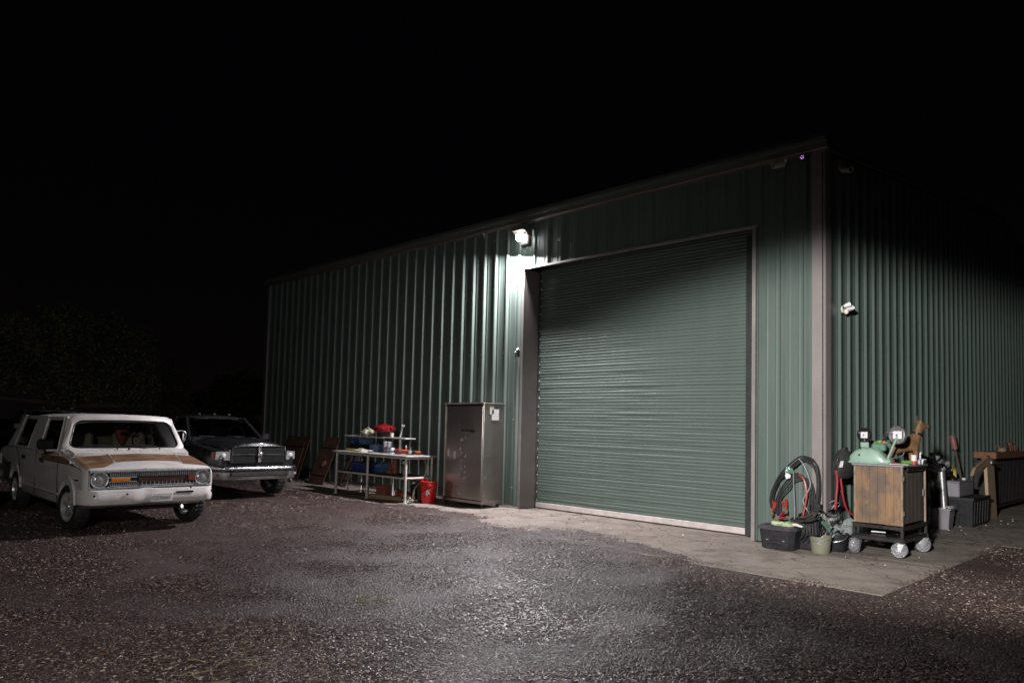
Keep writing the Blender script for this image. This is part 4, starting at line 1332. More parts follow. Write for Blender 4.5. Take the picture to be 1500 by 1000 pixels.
# ------------------------------------------------------------------ things along the front wall, left of the door
# stainless cabinet
CB = thing('metal_cabinet', 'tall stainless steel cabinet with two sliding doors by the roll-up door', 'cabinet', (-.36, 6.12, 0))
W2, DPT, HT = .53, .235, 1.80     # half width along the wall, half depth, top
Z0 = .075
c_ = MB()
c_.box((0, -W2 + .012, (HT + Z0) / 2), (2 * DPT, .024, HT - Z0), .003)
c_.build('side_panel', M['stainless'], CB)
MB().box((0, W2 - .012, (HT + Z0) / 2), (2 * DPT, .024, HT - Z0), .003).build('side_panel', M['stainless'], CB)
MB().box((DPT - .01, 0, (HT + Z0) / 2), (.02, 2 * W2 - .05, HT - Z0), .003).build('back_panel', M['stainless'], CB)
MB().box((-.004, 0, HT + .014), (2 * DPT + .03, 2 * W2 + .03, .028), .006).build('top_panel', M['stainless'], CB)
MB().box((-.004, 0, Z0 + .02), (2 * DPT + .012, 2 * W2 + .006, .055), .006).build('base_rail', M['stainless'], CB)
MB().box((.0, 0, (HT + Z0) / 2), (2 * DPT - .10, 2 * W2 - .06, HT - Z0 - .06), .003).build('inner_box', M['dark'], CB)
d1 = part('sliding_door', CB)
MB().box((-DPT + .032, .26, (HT + Z0) / 2 + .01), (.02, .50, HT - Z0 - .09), .004).build('door_leaf', M['stainless'], d1)
MB().box((-DPT + .016, .42, .925), (.014, .05, .13), .006).build('pull', M['dialwhite'], d1)
d2 = part('sliding_door', CB)
MB().box((-DPT + .010, -.118, (HT + Z0) / 2 + .012), (.022, .76, HT - Z0 - .085), .005).build('door_leaf', M['stainless'], d2)
MB().box((-DPT - .008, .215, .885), (.016, .05, .13), .006).build('pull', M['dialwhite'], d2)
MB().box((-DPT - .012, -.13, 1.335), (.022, .36, .02), .005).build('ledge', M['blacksteel'], d2)
MB().box((-DPT - .006, -.24, 1.315), (.016, .12, .03), .006).build('ledge_clip', M['rust'], d2)
MB().box((-DPT - .004, -.11, 1.46), (.006, .34, .21), .002).build('worn_patch', M['darktrim'], d2)
sp = MB()
random.seed(3)
for k in range(16):
    sp.box((-DPT - .003, .08 - .18 * random.random() + .03 * math.sin(k), .55 + .72 * random.random()), (.005, random.uniform(.008, .03), random.uniform(.012, .05)), .001, (random.uniform(-.6, .6), 0, 0))
o = sp.build('scrape_marks', M['silver'], d2)
o['kind'] = 'stuff'
MB().tube(smooth_path([(-DPT - .008, .055, 1.20), (-DPT - .01, .06, .9), (-DPT - .008, .05, .62), (-DPT - .014, .0, .50), (-DPT - .01, -.10, .49)]), .004, 5).build('wire', M['steel'], d2)
MB().lathe([(.018, -.012), (.034, -.01), (.036, 0), (.018, .004)], 14, Matrix.Translation((-DPT - .006, -.06, .505)) @ Matrix.Rotation(-PI / 2, 4, 'Y'), 1, 1.5).build('keyhole_plate', M['chrome'], d2, True)
MB().box((-DPT - .004, .06, .215), (.006, .07, .025), .002).build('maker_plate', M['silver'], d2)
MB().box((.03, -W2 - .004, 1.62), (.17, .006, .19), .002).build('paper_label', M['dialwhite'], CB)
MB().box((-.06, -W2 - .004, 1.70), (.10, .006, .14), .002).build('paper_label', M['offwhite'], CB)
rv = MB().lathe([(0, 0), (.012, 0), (.009, .006), (0, .008)], 8, Matrix.Rotation(PI / 2, 4, 'X')).mesh('rivet', M['chrome'])
for k, (xx, zz) in enumerate(((-.19, 1.05), (-.20, 1.28), (-.17, .90), (-.12, .90), (-.155, .535), (-.17, .51), (-.15, .19), (-.20, 1.47))):
    link_mesh('rivet', rv, CB, (xx, -W2 - .0015, zz))
ft = MB().box((0, 0, 0), (.05, .05, .075), .006).mesh('foot', M['blacksteel'])
for sx in (-1, 1):
    for sy in (-1, 1):
        link_mesh('foot', ft, CB, (sx * .19, sy * .47, .037))

# work table of white pipe
TB = thing('work_table', 'white pipe work table with a lower shelf and a raised back shelf', 'table', (0, 0, 0))
XF, XB, YR, YM, YL, TZ = -1.27, -.62, 6.92, 8.12, 9.22, .85
leg = MB().cyl((0, 0, 0.012), (0, 0, TZ - .03), .024, 12).lathe([(0, 0), (.05, 0), (.05, .012), (0.02, .016)], 14).mesh('leg', M['whitemetal'], True)
legb = MB().cyl((0, 0, 0.012), (0, 0, TZ - .03), .019, 12).mesh('leg', M['whitemetal'], True)
for yy in (YR, YM, YL):
    link_mesh('leg', leg, TB, (XF + .03, yy, 0))
    link_mesh('leg', legb, TB, (XB - .03, yy, 0))
MB().box(((XF + XB) / 2, (YR + YL) / 2, TZ - .012), (XB - XF + .06, YL - YR + .16, .03), .008).build('table_top', M['tabletop'], TB)
fr = MB()
for zz, rr_ in ((TZ - .045, .018), (.445, .019)):
    fr.tube([(XF + .03, YR, zz), (XF + .03, YL, zz)], rr_, 8)
    fr.tube([(XB - .03, YR, zz), (XB - .03, YL, zz)], rr_, 8)
    for yy in (YR, YL):
        fr.tube([(XF + .03, yy, zz), (XB - .03, yy, zz)], rr_, 8)
fr.build('rail', M['whitemetal'], TB)
MB().box(((XF + XB) / 2, (YR + YL) / 2, .462), (XB - XF - .06, YL - YR - .02, .018), .004).build('lower_shelf', M['rust'], TB)
MB().box((-.72, 8.55, 1.140), (.26, 2.10, .028), .006).build('upper_shelf', M['tabletop'], TB)
for yy in (7.62, 9.5):
    pillar((-.63, yy, TZ), (-.63, yy, 1.13), .03, .03, 'upright', M['steel'], TB)
for yy in (7.72, ):
    pillar((-.80, yy, TZ), (-.80, yy, 1.13), .025, .025, 'upright', M['whitemetal'], TB)

UZ, SZ, LZ = 1.156, TZ + .005, .473
t = thing('red_pot', 'round dark red enamel lidded pot standing on the raised table shelf', 'pot', (-.74, 8.33, UZ))
MB().lathe([(0, 0), (.13, 0), (.14, .03), (.15, .10), (.17, .105)], 22).build('dark_base', M['black'], t, True)
MB().lathe([(.155, .085), (.20, .10), (.222, .14), (.215, .185), (.175, .215), (.11, .235), (.0, .24)], 26).build('bowl', M['darkred'], t, True)
MB().lathe([(.0, .235), (.05, .235), (.055, .255), (.03, .27), (0, .272)], 14).build('knob', M['darkred'], t, True)
for sy in (-1, 1):
    MB().tube(smooth_path([(0, sy * .20, .13), (0, sy * .25, .15), (0, sy * .20, .19)]), .012, 6).build('handle', M['black'], t)
t = thing('canvas_bag', 'khaki canvas tool bag slumped on the raised table shelf', 'bag', (-.74, 8.90, UZ))
MB().blob((0, 0, .07), (.11, .20, .078), .25, 2).build('bag_body', M['khaki'], t, True)
MB().blob((-.07, -.05, .075), (.06, .10, .06), .25, 5).build('pocket', M['offwhite'], t, True)
MB().tube(smooth_path([(-.02, .02, .13), (-.04, -.06, .165), (-.03, -.16, .12), (-.03, -.20, .06)]), .014, 6).build('strap', M['offwhite'], t)
t = thing('mug', 'pale mug standing on the raised shelf beside the red pot', 'mug', (-.80, 7.99, UZ))
MB().lathe([(0, 0), (.035, 0), (.038, .03), (.038, .085), (.033, .085), (.031, .01), (0, .01)], 16).build('cup', M['offwhite'], t, True)
MB().tube([(0, .036, .02), (0, .06, .04), (0, .036, .065)], .006, 6).build('handle', M['offwhite'], t)
t = thing('spanner', 'silver open-ended spanner propped behind the red pot on the shelf', 'spanner', (-.70, 7.86, UZ))
MB().slab([(0, .02, .0), (0, -.01, .0), (0, -.08, .19), (0, -.05, .20)], .014).build('shank', M['silver'], t)
for dy in (-.032, .022):
    MB().slab([(0, -.06 + dy * .4, .185), (0, -.085 + dy, .21), (0, -.09 + dy, .25), (0, -.075 + dy, .25), (0, -.055 + dy * .4, .21)], .016).build('jaw', M['silver'], t)
t = thing('white_jar', 'small white jar standing on the shelf edge in front of the red pot', 'jar', (-.82, 8.27, UZ))
MB().lathe([(0, 0), (.028, 0), (.03, .04), (.022, .05), (0, .05)], 14).build('jar_body', M['offwhite'], t, True)
MB().lathe([(0, .05), (.024, .05), (.024, .062), (0, .064)], 14).build('lid', M['steel'], t, True)

def bin_box(name, label, cat, loc, d, m, rz=0, tilt=0, group=None):
    """Open tapered bin with a lip."""
    t = thing(name, label, cat, loc, rz, group)
    hx, hy, h = d[0] / 2, d[1] / 2, d[2]
    th = .008
    rings = []
    for k, z_ in ((.86, 0), (1, h), (1.06, h), (1.06, h + .012), (1 - th / hx, h + .012), (.86 - th / hx, .012)):
        rings.append([(sx * hx * k, sy * hy * k, z_) for sx, sy in ((-1, -1), (1, -1), (1, 1), (-1, 1))])
    MB().loft(rings).build('bin_shell', m, t)
    return t
t = bin_box('storage_bin', 'bright blue parts bin stacked on a black box under the raised shelf', 'bin', (-.78, 9.20, SZ + .135), (.20, .24, .095), M['blue'])
MB().box((-.11, 0, .05), (.006, .09, .035), .002).build('label_card', M['paleblue'], t)
t = thing('black_toolbox', 'black toolbox on the table top under the blue parts bin', 'toolbox', (-.78, 9.08, SZ))
MB().box((0, 0, .055), (.24, .46, .11), .012).build('box_body', M['black'], t)
MB().box((0, 0, .12), (.245, .47, .022), .006).build('lid', M['blacksteel'], t)
t = bin_box('storage_bin', 'dark blue parts bin on the toolbox, right of the bright blue bin', 'bin', (-.76, 8.93, SZ + .135), (.20, .22, .09), M['paleblue'])
t = thing('blue_case', 'flat dark blue case standing on the table under the shelf middle', 'case', (-.80, 8.50, SZ))
MB().box((0, 0, .075), (.14, .30, .15), .015).build('case_body', M['paleblue'], t)
MB().box((-.07, 0, .12), (.012, .09, .025), .005).build('catch', M['steel'], t)
MB().tube(smooth_path([(0, -.06, .15), (0, -.05, .18), (0, .05, .18), (0, .06, .15)]), .008, 6).build('handle', M['blue'], t)
t = thing('yellow_level', 'yellow spirit level lying along the table edge', 'spirit level', (-1.02, 8.98, SZ))
MB().box((0, 0, .02), (.03, .52, .04), .004).build('level_body', M['yellow'], t)
MB().cyl((-.016, -.03, .02), (-.016, .03, .02), .008, 8).build('vial', M['lime'], t)
t = thing('white_cloth', 'crumpled cream rag lying on the front edge of the table', 'rag', (-1.14, 8.46, SZ))
MB().blob((0, 0, .018), (.09, .25, .03), .5, 8, 18, 8).build('rag_folds', M['offwhite'], t, True)
MB().blob((.05, .12, .03), (.05, .09, .035), .4, 11).build('fold', M['palegreen'], t, True)
t = thing('grey_vice', 'grey bench vice clamped on the table under the shelf end', 'vice', (-.88, 7.98, SZ))
MB().box((0, 0, .06), (.12, .16, .12), .02).build('vice_base', M['greybox'], t)
MB().box((-.02, -.06, .16), (.10, .05, .12), .012).build('jaw', M['greybox'], t)
MB().box((-.02, .06, .16), (.10, .05, .12), .012).build('jaw', M['greybox'], t)
MB().cyl((-.02, -.12, .10), (-.02, .12, .10), .018, 10).build('screw_rod', M['steel'], t)
MB().cyl((-.09, -.125, .10), (.06, -.125, .10), .008, 8).build('handle', M['steel'], t)
t = thing('white_canister', 'white canister with a blue band on the table right of the vice', 'canister', (-1.0, 7.70, SZ))
MB().cyl((0, 0, 0), (0, 0, .10), .06, 18).build('can_body', M['offwhite'], t, True)
MB().lathe([(.061, .02), (.0625, .02), (.0625, .065), (.061, .065)], 18).build('band', M['paleblue'], t, True)
MB().lathe([(0, .10), (.058, .10), (.05, .115), (0, .118)], 18).build('lid', M['steel'], t, True)
t = thing('orange_grinder', 'orange angle grinder lying on the right end of the table', 'power tool', (-1.05, 7.25, SZ))
MB().tube([(0, .26, .05), (0, .08, .05), (0, -.02, .055), (0, -.14, .05)], [.042, .045, .036, .042], 12).build('tool_body', M['orange'], t, True)
MB().tube([(0, .10, .052), (0, .25, .052)], .047, 12).build('rear_sleeve', M['clampred'], t, True)
MB().cyl((0, -.17, .03), (0, -.17, .085), .04, 14).build('gear_head', M['alloy'], t, True)
MB().cyl((0, -.17, .018), (0, -.17, .026), .075, 20).build('grinding_disc', M['blacksteel'], t)
MB().tube([(.04, -.15, .06), (.14, -.15, .07)], .016, 8).build('side_handle', M['black'], t)
t = thing('orange_drill', 'orange cordless drill lying behind the grinder', 'power tool', (-.86, 7.08, SZ))
MB().tube([(0, .12, .04), (0, -.05, .04), (0, -.09, .04)], [.034, .036, .022], 12).build('drill_body', M['orange'], t, True)
MB().box((-.07, .05, .03), (.12, .045, .045), .015, (0, 0, .3)).build('grip', M['black'], t)
MB().cyl((0, -.09, .04), (0, -.14, .04), .018, 10).build('chuck', M['blacksteel'], t)
t = thing('red_spout_bottle', 'small red bottle with a white spout at the table back', 'bottle', (-.80, 7.52, SZ))
MB().lathe([(0, 0), (.035, 0), (.037, .01), (.037, .08), (.014, .10), (.012, .12), (0, .12)], 14).build('bottle_body', M['clampred'], t, True)
MB().lathe([(0.013, .115), (.013, .13), (.004, .17), (0, .17)], 10).build('spout', M['dialwhite'], t, True)
# lower shelf
t = bin_box('storage_tub', 'large blue tub on the lower shelf of the work table', 'tub', (-.95, 8.62, LZ), (.36, .62, .16), M['blue'])
MB().blob((0, .05, .13), (.14, .24, .07), .35, 3).build('tub_contents', M['dark'], t, True)
t = thing('blue_bag', 'pale blue plastic bag on the lower shelf beside the blue tub', 'bag', (-.98, 8.05, LZ))
MB().blob((0, 0, .08), (.13, .15, .085), .4, 6).build('bag_body', M['paleblue'], t, True)
MB().blob((.0, -.03, .17), (.05, .06, .04), .4, 9).build('knot', M['paleblue'], t, True)
t = thing('orange_post', 'orange plastic post with a round foot standing on the lower shelf', 'post', (-1.05, 7.50, LZ))
MB().tube([(0, 0, .05), (.0, .01, .34)], [.045, .036], 14).build('shaft', M['brickred'], t, True)
MB().blob((0, 0, .05), (.06, .06, .05), .02).build('foot', M['orange'], t, True)
t = thing('red_hand_pump', 'brick red hand pump on the lower shelf behind the orange post', 'pump', (-.95, 7.80, LZ))
MB().lathe([(0, 0), (.07, 0), (.07, .05), (.035, .07), (.03, .16), (0, .16)], 14).build('pump_body', M['brickred'], t, True)
MB().tube([(0, .08, .20), (0, 0, .16), (0, -.12, .21)], .012, 6).build('lever', M['orange'], t)
t = thing('spray_bottle', 'clear spray bottle with a dark trigger on the lower shelf', 'bottle', (-1.0, 7.26, LZ))
MB().lathe([(0, 0), (.05, 0), (.052, .02), (.05, .13), (.02, .19), (.018, .21), (0, .21)], 16).build('bottle_body', M['greybox'], t, True)
MB().box((-.02, 0, .235), (.09, .03, .05), .01).build('trigger_head', M['offwhite'], t)
t = thing('cream_tin', 'small cream tin at the right end of the lower shelf', 'tin', (-1.08, 7.12, LZ))
MB().cyl((0, 0, 0), (0, 0, .09), .04, 14).build('tin_body', M['offwhite'], t, True)
MB().lathe([(0, .09), (.042, .09), (.042, .1), (0, .102)], 14).build('lid', M['clampred'], t, True)
# under the table
t = thing('metal_trolley', 'low grey metal trolley frame on the floor under the table', 'trolley', (-.98, 8.55, 0))
fr = MB()
for zz in (.06, .22):
    fr.tube([(-.18, -.36, zz), (-.18, .36, zz), (.18, .36, zz), (.18, -.36, zz), (-.18, -.36, zz)], .014, 6)
for sx in (-1, 1):
    for sy in (-1, 1):
        fr.tube([(sx * .18, sy * .36, .03), (sx * .18, sy * .36, .24)], .014, 6)
fr.build('frame', M['steel'], t)
MB().box((0, 0, .228), (.36, .72, .012), .003).build('tray', M['greybox'], t)
for sy in (-1, 1):
    for sx in (-1, 1):
        lathe_x([(0, -.012), (.03, -.012), (.03, .012), (0, .012)], 12, Matrix.Translation((sx * .18, sy * .36, .03))).build('wheel', M['rubber'], t)
t = thing('brick_red_block', 'brick red cardboard carton on the floor under the table middle', 'box', (-.92, 8.02, 0), .25)
MB().box((0, 0, .12), (.20, .24, .24), .008).build('carton', M['brickred'], t)
MB().box((0, 0, .242), (.05, .245, .004), .001).build('tape', M['ply'], t)
t = thing('timber_offcut', 'pale timber offcut lying on the floor under the table', 'board', (-1.08, 7.72, 0), .1)
MB().box((0, 0, .04), (.10, .95, .08), .006).build('board_face', M['ply'], t)
MB().box((0, -.478, .04), (.096, .006, .076), .002).build('end_grain', M['tan'], t)
t = thing('orange_tool_case', 'orange plastic tool case on the floor under the table right end', 'case', (-.90, 7.42, 0), -.2)
MB().box((0, 0, .08), (.22, .32, .16), .02).build('case_body', M['orange'], t)
MB().tube(smooth_path([(-.1, -.07, .15), (-.1, -.05, .20), (-.1, .05, .20), (-.1, .07, .15)]), .012, 6).build('handle', M['black'], t)
t = thing('dark_jerrycan', 'dark jerrycan with a pale cap on the floor under the table', 'jerrycan', (-.80, 7.12, 0))
MB().box((0, 0, .16), (.16, .26, .32), .03).build('can_body', M['black'], t)
MB().cyl((-.05, .06, .32), (-.05, .06, .36), .03, 10).build('cap', M['offwhite'], t)
MB().tube(smooth_path([(0, -.10, .31), (0, -.07, .37), (0, .0, .37), (0, .03, .31)]), .014, 6).build('handle', M['black'], t)
t = thing('floor_rags', 'pale crumpled packaging on the floor beside the red bucket', 'packaging', (-.98, 7.08, 0))
MB().blob((0, 0, .05), (.10, .13, .06), .5, 21).build('sheet', M['offwhite'], t, True)
MB().blob((-.1, -.09, .03), (.08, .07, .035), .5, 25).build('sheet', M['murky'], t, True)
t = thing('grey_hose', 'grey hose hanging from the table end down behind the red bucket', 'hose', (0, 0, 0))
MB().tube(smooth_path([(-.80, 6.98, .82), (-.78, 6.90, .62), (-.84, 6.92, .42), (-.96, 7.0, .26), (-1.0, 7.0, .08), (-.98, 7.05, .02)]), .017, 8).build('hose_run', M['murky'], t, True)
MB().cyl((-.98, 7.05, .02), (-.97, 7.13, .02), .022, 10).build('coupling', M['steel'], t)

t = thing('red_bucket', 'red plastic bucket with a white skull-like mark beside the work table', 'bucket', (-.80, 6.80, 0))
MB().lathe([(0, .008), (.128, .008), (.133, 0), (.136, .01), (.150, .30), (.150, .31), (.160, .312), (.160, .345), (.153, .352), (.153, .372), (.163, .375), (.163, .388), (.148, .388), (.143, .31), (.13, .02), (0, .02)], 32).build('pail', M['red'], t, True)
MB().lathe([(0, .380), (.150, .380), (.160, .392), (.150, .400), (.06, .394), (0, .392)], 32).build('lid', M['red'], t, True)
MB().tube(smooth_path([(.03, .158, .335), (-.05, .165, .25), (-.12, .12, .19), (-.155, .02, .175), (-.14, -.09, .20), (-.06, -.155, .27), (.03, -.158, .335)]), .004, 6).build('bail_handle', M['steel'], t)
# emblem wrapped on the pail: a rounded head with a jaw
em = MB()
def on_pail(a, z_, off=.002):
    r_ = .136 + (.150 - .136) * (z_ / .30) + off
    return (-r_ * math.cos(a), -r_ * math.sin(a), z_)
def em_poly(pts):
    c = (sum(p[0] for p in pts) / len(pts), sum(p[1] for p in pts) / len(pts))
    i0 = len(em.v)
    em.v.append(on_pail(*c))
    em.v.extend(on_pail(a, z_) for a, z_ in pts)
    n = len(pts)
    em.f.extend((i0, i0 + 1 + k, i0 + 1 + (k + 1) % n) for k in range(n))
A0 = R(44)
ring = [2 * PI * k / 16 for k in range(16)]
em_poly([(A0 + .20 * math.cos(a), .212 + .034 * math.sin(a)) for a in ring])
em_poly([(A0 - .10 + .10 * math.cos(a), .172 + .018 * math.sin(a)) for a in ring])
em_poly([(A0 + .20 + .10 * math.cos(a), .185 + .014 * math.sin(a)) for a in ring])
em_poly([(A0 - .02, .165), (A0 + .05, .165), (A0 + .02, .115)])
em.build('emblem', M['dialwhite'], t)
em = MB()
em_poly([(A0 + .06 + .06 * math.cos(a), .204 + .012 * math.sin(a)) for a in ring])
for k, p in enumerate(em.v):
    em.v[k] = (p[0] * 1.012, p[1] * 1.012, p[2])
em.build('emblem_eye', M['red'], t)

# rusty plates leaning on the wall
def leaning_plate(name, label, y0, y1, h, foot, skew=0.0, m=None, hole=False, yoff=0.0):
    t = thing(name, label, 'plate' if 'plate' in name else 'board', (0, 0, 0), 0, 'scrap sheets leaning on the shed wall')
    q = [(-foot, y0 + skew, 0.0), (-foot, y1 + skew, 0.0), (-.05, y1, h), (-.05, y0, h)]
    MB().slab(q, .014).build('sheet', m or M['rust'], t)
    if hole:
        cy = (y0 + y1) / 2 + skew * .55
        MB().lathe([(.05, -.01), (.075, -.008), (.075, .008), (.05, .01)], 16, Matrix.Translation((-foot * .60 - .02, cy - .06, h * .44)) @ Matrix.Rotation(-PI / 2 + math.atan2(foot, h), 4, 'Y')).build('ring', M['rustbright'], t, True)
    rb = MB()
    for k in (.2, .78):
        a = [Vector(q[0]).lerp(Vector(q[3]), k), Vector(q[1]).lerp(Vector(q[2]), k)]
        n_ = Vector((-h, 0, foot)).normalized() * -.012
        rb.tube([a[0] + n_ * -1, a[1] + n_ * -1], .012, 6)
    rb.build('stiffener', M['rust'], t)
    return t
leaning_plate('rusty_plate', 'broad rusty plate leaning behind the front corner of the grey pickup', 12.55, 13.5, 1.04, .42, -.1)
leaning_plate('rusty_plate', 'tall rusty plate with a welded ring leaning left of the work table', 11.02, 11.66, 1.06, .56, -.12, None, True)
t = leaning_plate('bent_panel', 'narrow bent brown panel leaning on the wall beside the broad rusty plate', 12.34, 12.52, 1.06, .36, .05, M['rust'])
t = leaning_plate('rusty_strip', 'narrow dark plank leaning against the left end of the work table', 10.15, 10.32, .72, .38, .10, M['bark'])
t = leaning_plate('rusty_strip', 'thin tilted brown plank just right of the ringed rusty plate', 10.42, 10.54, .80, .34, .12, M['rust'])
t = thing('scrap_pile', 'small heap of pale scrap on the ground by the pickup wheel', 'scrap', (-.62, 12.25, 0))
random.seed(9)
for k in range(7):
    MB().box((random.uniform(-.2, .15), random.uniform(-.5, .5), .03), (random.uniform(.04, .1), random.uniform(.08, .25), .03), .004, (random.uniform(-.2, .2), random.uniform(-.2, .2), random.uniform(0, 3))).build('scrap_piece', M[random.choice(['offwhite', 'rust', 'ply', 'black', 'steel'])], t)

# trees beyond the yard
def tree(name, label, loc, h, crown, n_leaf, seed, lsz=.10):
    """crown: list of (x, y, z, rx, ry, rz) lobes; leaves spread through them, denser to the outside."""
    t = thing(name, label, 'tree', loc, 0, 'trees beyond the parked cars')
    rnd = random.Random(seed)
    tr = MB()
    base = [(0, 0, 0), (.05, .02, h * .18), (.0, .08, h * .34)]
    tr.tube(base, [.22, .17, .13], 9)
    for (x, y, z, rx, ry, rz) in crown:
        tr.tube(smooth_path([base[-1], (x * .45, y * .45, h * .34 + (z - h * .34) * .5), (x, y, z)], 4), [.10 - .08 * k / 8 for k in range(9)], 6)
        for q in range(5):
            a = rnd.uniform(0, 6.28)
            tr.tube([(x * .7, y * .7, h * .34 + (z - h * .34) * .72), (x + rx * .8 * math.cos(a), y + ry * .8 * math.sin(a), z + rz * rnd.uniform(-.4, .8))], [.035, .008], 5)
    tr.build('trunk', M['bark'], t)
    lv = MB()
    tot = sum(c[3] * c[4] * c[5] for c in crown)
    for (x, y, z, rx, ry, rz) in crown:
        for q in range(int(n_leaf * rx * ry * rz / tot)):
            while True:
                d = Vector((rnd.uniform(-1, 1), rnd.uniform(-1, 1), rnd.uniform(-1, 1)))
                if .05 < d.length < 1:
                    break
            d = d.normalized() * d.length ** .55
            rag = 1 + .38 * noise.noise(d * 2.3 + Vector((seed, x, z)))
            p = Vector((x + d.x * rx * rag, y + d.y * ry * rag, z + d.z * rz * rag))
            if noise.noise(p * 1.15 + Vector((seed, 0, 0))) + .5 * noise.noise(p * 3.1) < -.12:
                continue
            s_ = lsz * rnd.uniform(.6, 1.3)
            u = Vector((rnd.gauss(0, 1), rnd.gauss(0, 1), rnd.gauss(0, .6))).normalized()
            w = u.orthogonal().normalized()
            w = (Matrix.Rotation(rnd.uniform(0, 6.28), 3, u) @ w) * s_ * .42
            n0 = len(lv.v)
            lv.v += [tuple(p - u * s_), tuple(p + w), tuple(p + u * s_), tuple(p - w)]
            lv.f.append((n0, n0 + 1, n0 + 2, n0 + 3))
    me = bpy.data.meshes.new('crown')
    me.from_pydata(lv.v, [], lv.f)
    me.materials.append(M['leaf'])
    link_mesh('crown', me, t)
    return t
tree('oak_tree', 'broad dim oak tree rising behind the white wagon', (-2.2, 24.6, GZ), 5.2,
     [(-2.3, .6, 2.9, 1.3, 1.2, 1.0), (-1.2, -.2, 3.9, 1.2, 1.2, 1.2), (0, .2, 4.3, 1.2, 1.3, .9), (1.2, -.4, 3.7, 1.2, 1.2, 1.1), (2.3, -.9, 2.6, 1.2, 1.0, 1.1), (.3, 0, 2.8, 1.9, 1.4, 1.1), (2.9, -1.2, 1.8, .7, .7, .6), (-3.0, 1.0, 2.0, .9, .9, .8)], 30000, 3, .06)
tree('distant_tree', 'low dark round tree far off beyond the shed corner', (9.0, 36.0, GZ), 4.0,
     [(0, 0, 2.6, 1.8, 1.6, 1.3), (-1.4, .5, 2.1, 1.2, 1.0, 1.0), (1.4, -.5, 2.2, 1.2, 1.0, 1.0)], 4200, 8, .16)
# ------------------------------------------------------------------ things at the shed corner
# black tote
t = thing('black_tote', 'black plastic tote with a grey-black lid by the right door jamb', 'tote', (-.27, .41, 0), R(4))
def chamf(hx, hy, z_, c=.05):
    return [(hx - c, -hy, z_), (hx, -hy + c, z_), (hx, hy - c, z_), (hx - c, hy, z_), (-hx + c, hy, z_), (-hx, hy - c, z_), (-hx, -hy + c, z_), (-hx + c, -hy, z_)]
MB().loft([chamf(.165, .195, 0, .06), chamf(.17, .20, .01, .06), chamf(.19, .225, .245, .06)]).build('tub', M['black'], t)
MB().loft([chamf(.205, .24, .235, .06), chamf(.21, .245, .245, .06), chamf(.21, .245, .268, .06), chamf(.195, .23, .282, .06), chamf(.15, .185, .284, .05), chamf(.14, .175, .274, .05)]).build('lid', M['totelid'], t)
rb = MB()
for zz in (.07, .115, .165):
    rb.box((-.186 - .02 * zz, .0, zz), (.012, .17, .008), .002)
rb.build('rib', M['black'], t)
for yy in (-.1, .1):
    MB().box((-.190, yy, .115), (.012, .03, .012), .003).build('latch', M['greybox'], t)
t = thing('work_glove', 'pale green and white work glove crumpled on the black tote lid', 'glove', (-.30, .36, .283), .3)
MB().tube(smooth_path([(.06, .10, .022), (-.05, .12, .03), (-.09, .02, .03), (-.06, -.09, .024), (.03, -.10, .02), (.08, -.02, .02)], 5), [.03] * 26, 8).build('glove_body', M['palegreen'], t, True)
for k in range(4):
    MB().tube(smooth_path([(.02 - k * .025, -.08, .03), (-.0 - k * .03, -.15, .03), (-.02 - k * .02, -.19 - .01 * k, .016)]), .013, 6).build('finger', M['offwhite'], t, True)
MB().blob((-.02, .02, .02), (.06, .07, .02), .3, 3).build('cuff', M['lime'], t, True)

# bundle of cables leaning in the corner
random.seed(12)
t = thing('cable_bundle', 'coiled bundle of dark cables leaning on the corner trim above the tote', 'cables', (-.10, .24, 0))
def loop(jx, jy, jz, k):
    pts = [(-.02 + jx, .32 + jy, .42), (-.05 + jx, .335 + jy, .62 + jz * .4), (-.04 + jx, .23 + jy, .88 + jz), (-.02 + jx, .02 + jy * .5, 1.10 + jz), (-.01 + jx, -.10 + jy, 1.135 + jz * .6),
           (-.02 + jx, -.22 + jy, 1.06 + jz), (-.04 + jx, -.265 + jy, .82), (-.05 + jx, -.25 + jy * 1.4, .56), (-.06 + jx, -.17 + jy * 2, .36), (-.06 + jx, -.05 + jy, .30)]
    return smooth_path(pts, 5)
for k in range(6):
    MB().tube(loop(random.uniform(-.04, .03), random.uniform(-.035, .03), random.uniform(-.07, .02), k), random.choice((.008, .010, .012)), 7).build('cable', M['black' if k % 2 else 'rubber'], t, True)
for k in range(4):
    dy = .02 * k
    MB().tube(smooth_path([(-.03, .30 - dy, .40), (-.05, .29 - dy, .60), (-.05, .18 - dy, .80 - .02 * k), (-.04, .05, .93 - .03 * k), (-.05, -.08 - dy, .86), (-.05, -.14 - dy, .62), (-.06, -.08 - dy, .40), (-.06, .05, .32)], 5), .009, 7).build('cable', M['rubber' if k % 2 else 'black'], t, True)
MB().tube(smooth_path([(-.05, .0, .92), (-.06, -.07, .86), (-.06, -.105, .70), (-.06, -.085, .55), (-.06, -.06, .42)]), .012, 7).build('cable', M['clampred'], t, True)
MB().tube(smooth_path([(-.06, .065, .96), (-.065, .055, .7), (-.065, .045, .5), (-.06, .05, .34)]), .006, 6).build('cable', M['greybox'], t, True)
MB().tube(smooth_path([(-.05, -.0, 1.12), (-.06, -.08, 1.02), (-.06, -.15, .80), (-.06, -.06, .60), (-.05, -.16, .42)]), .008, 6).build('cable', M['greybox'], t, True)
MB().blob((-.07, .12, .955), (.035, .05, .05), .4, 5).build('tape', M['netgreen'], t, True)
MB().blob((-.075, .13, .91), (.03, .03, .05), .4, 7).build('tape', M['silver'], t, True)
MB().tube([(-.06, -.24, .58), (-.065, -.235, .50)], .055, 10).build('cable_tie', M['black'], t)
tail = MB()
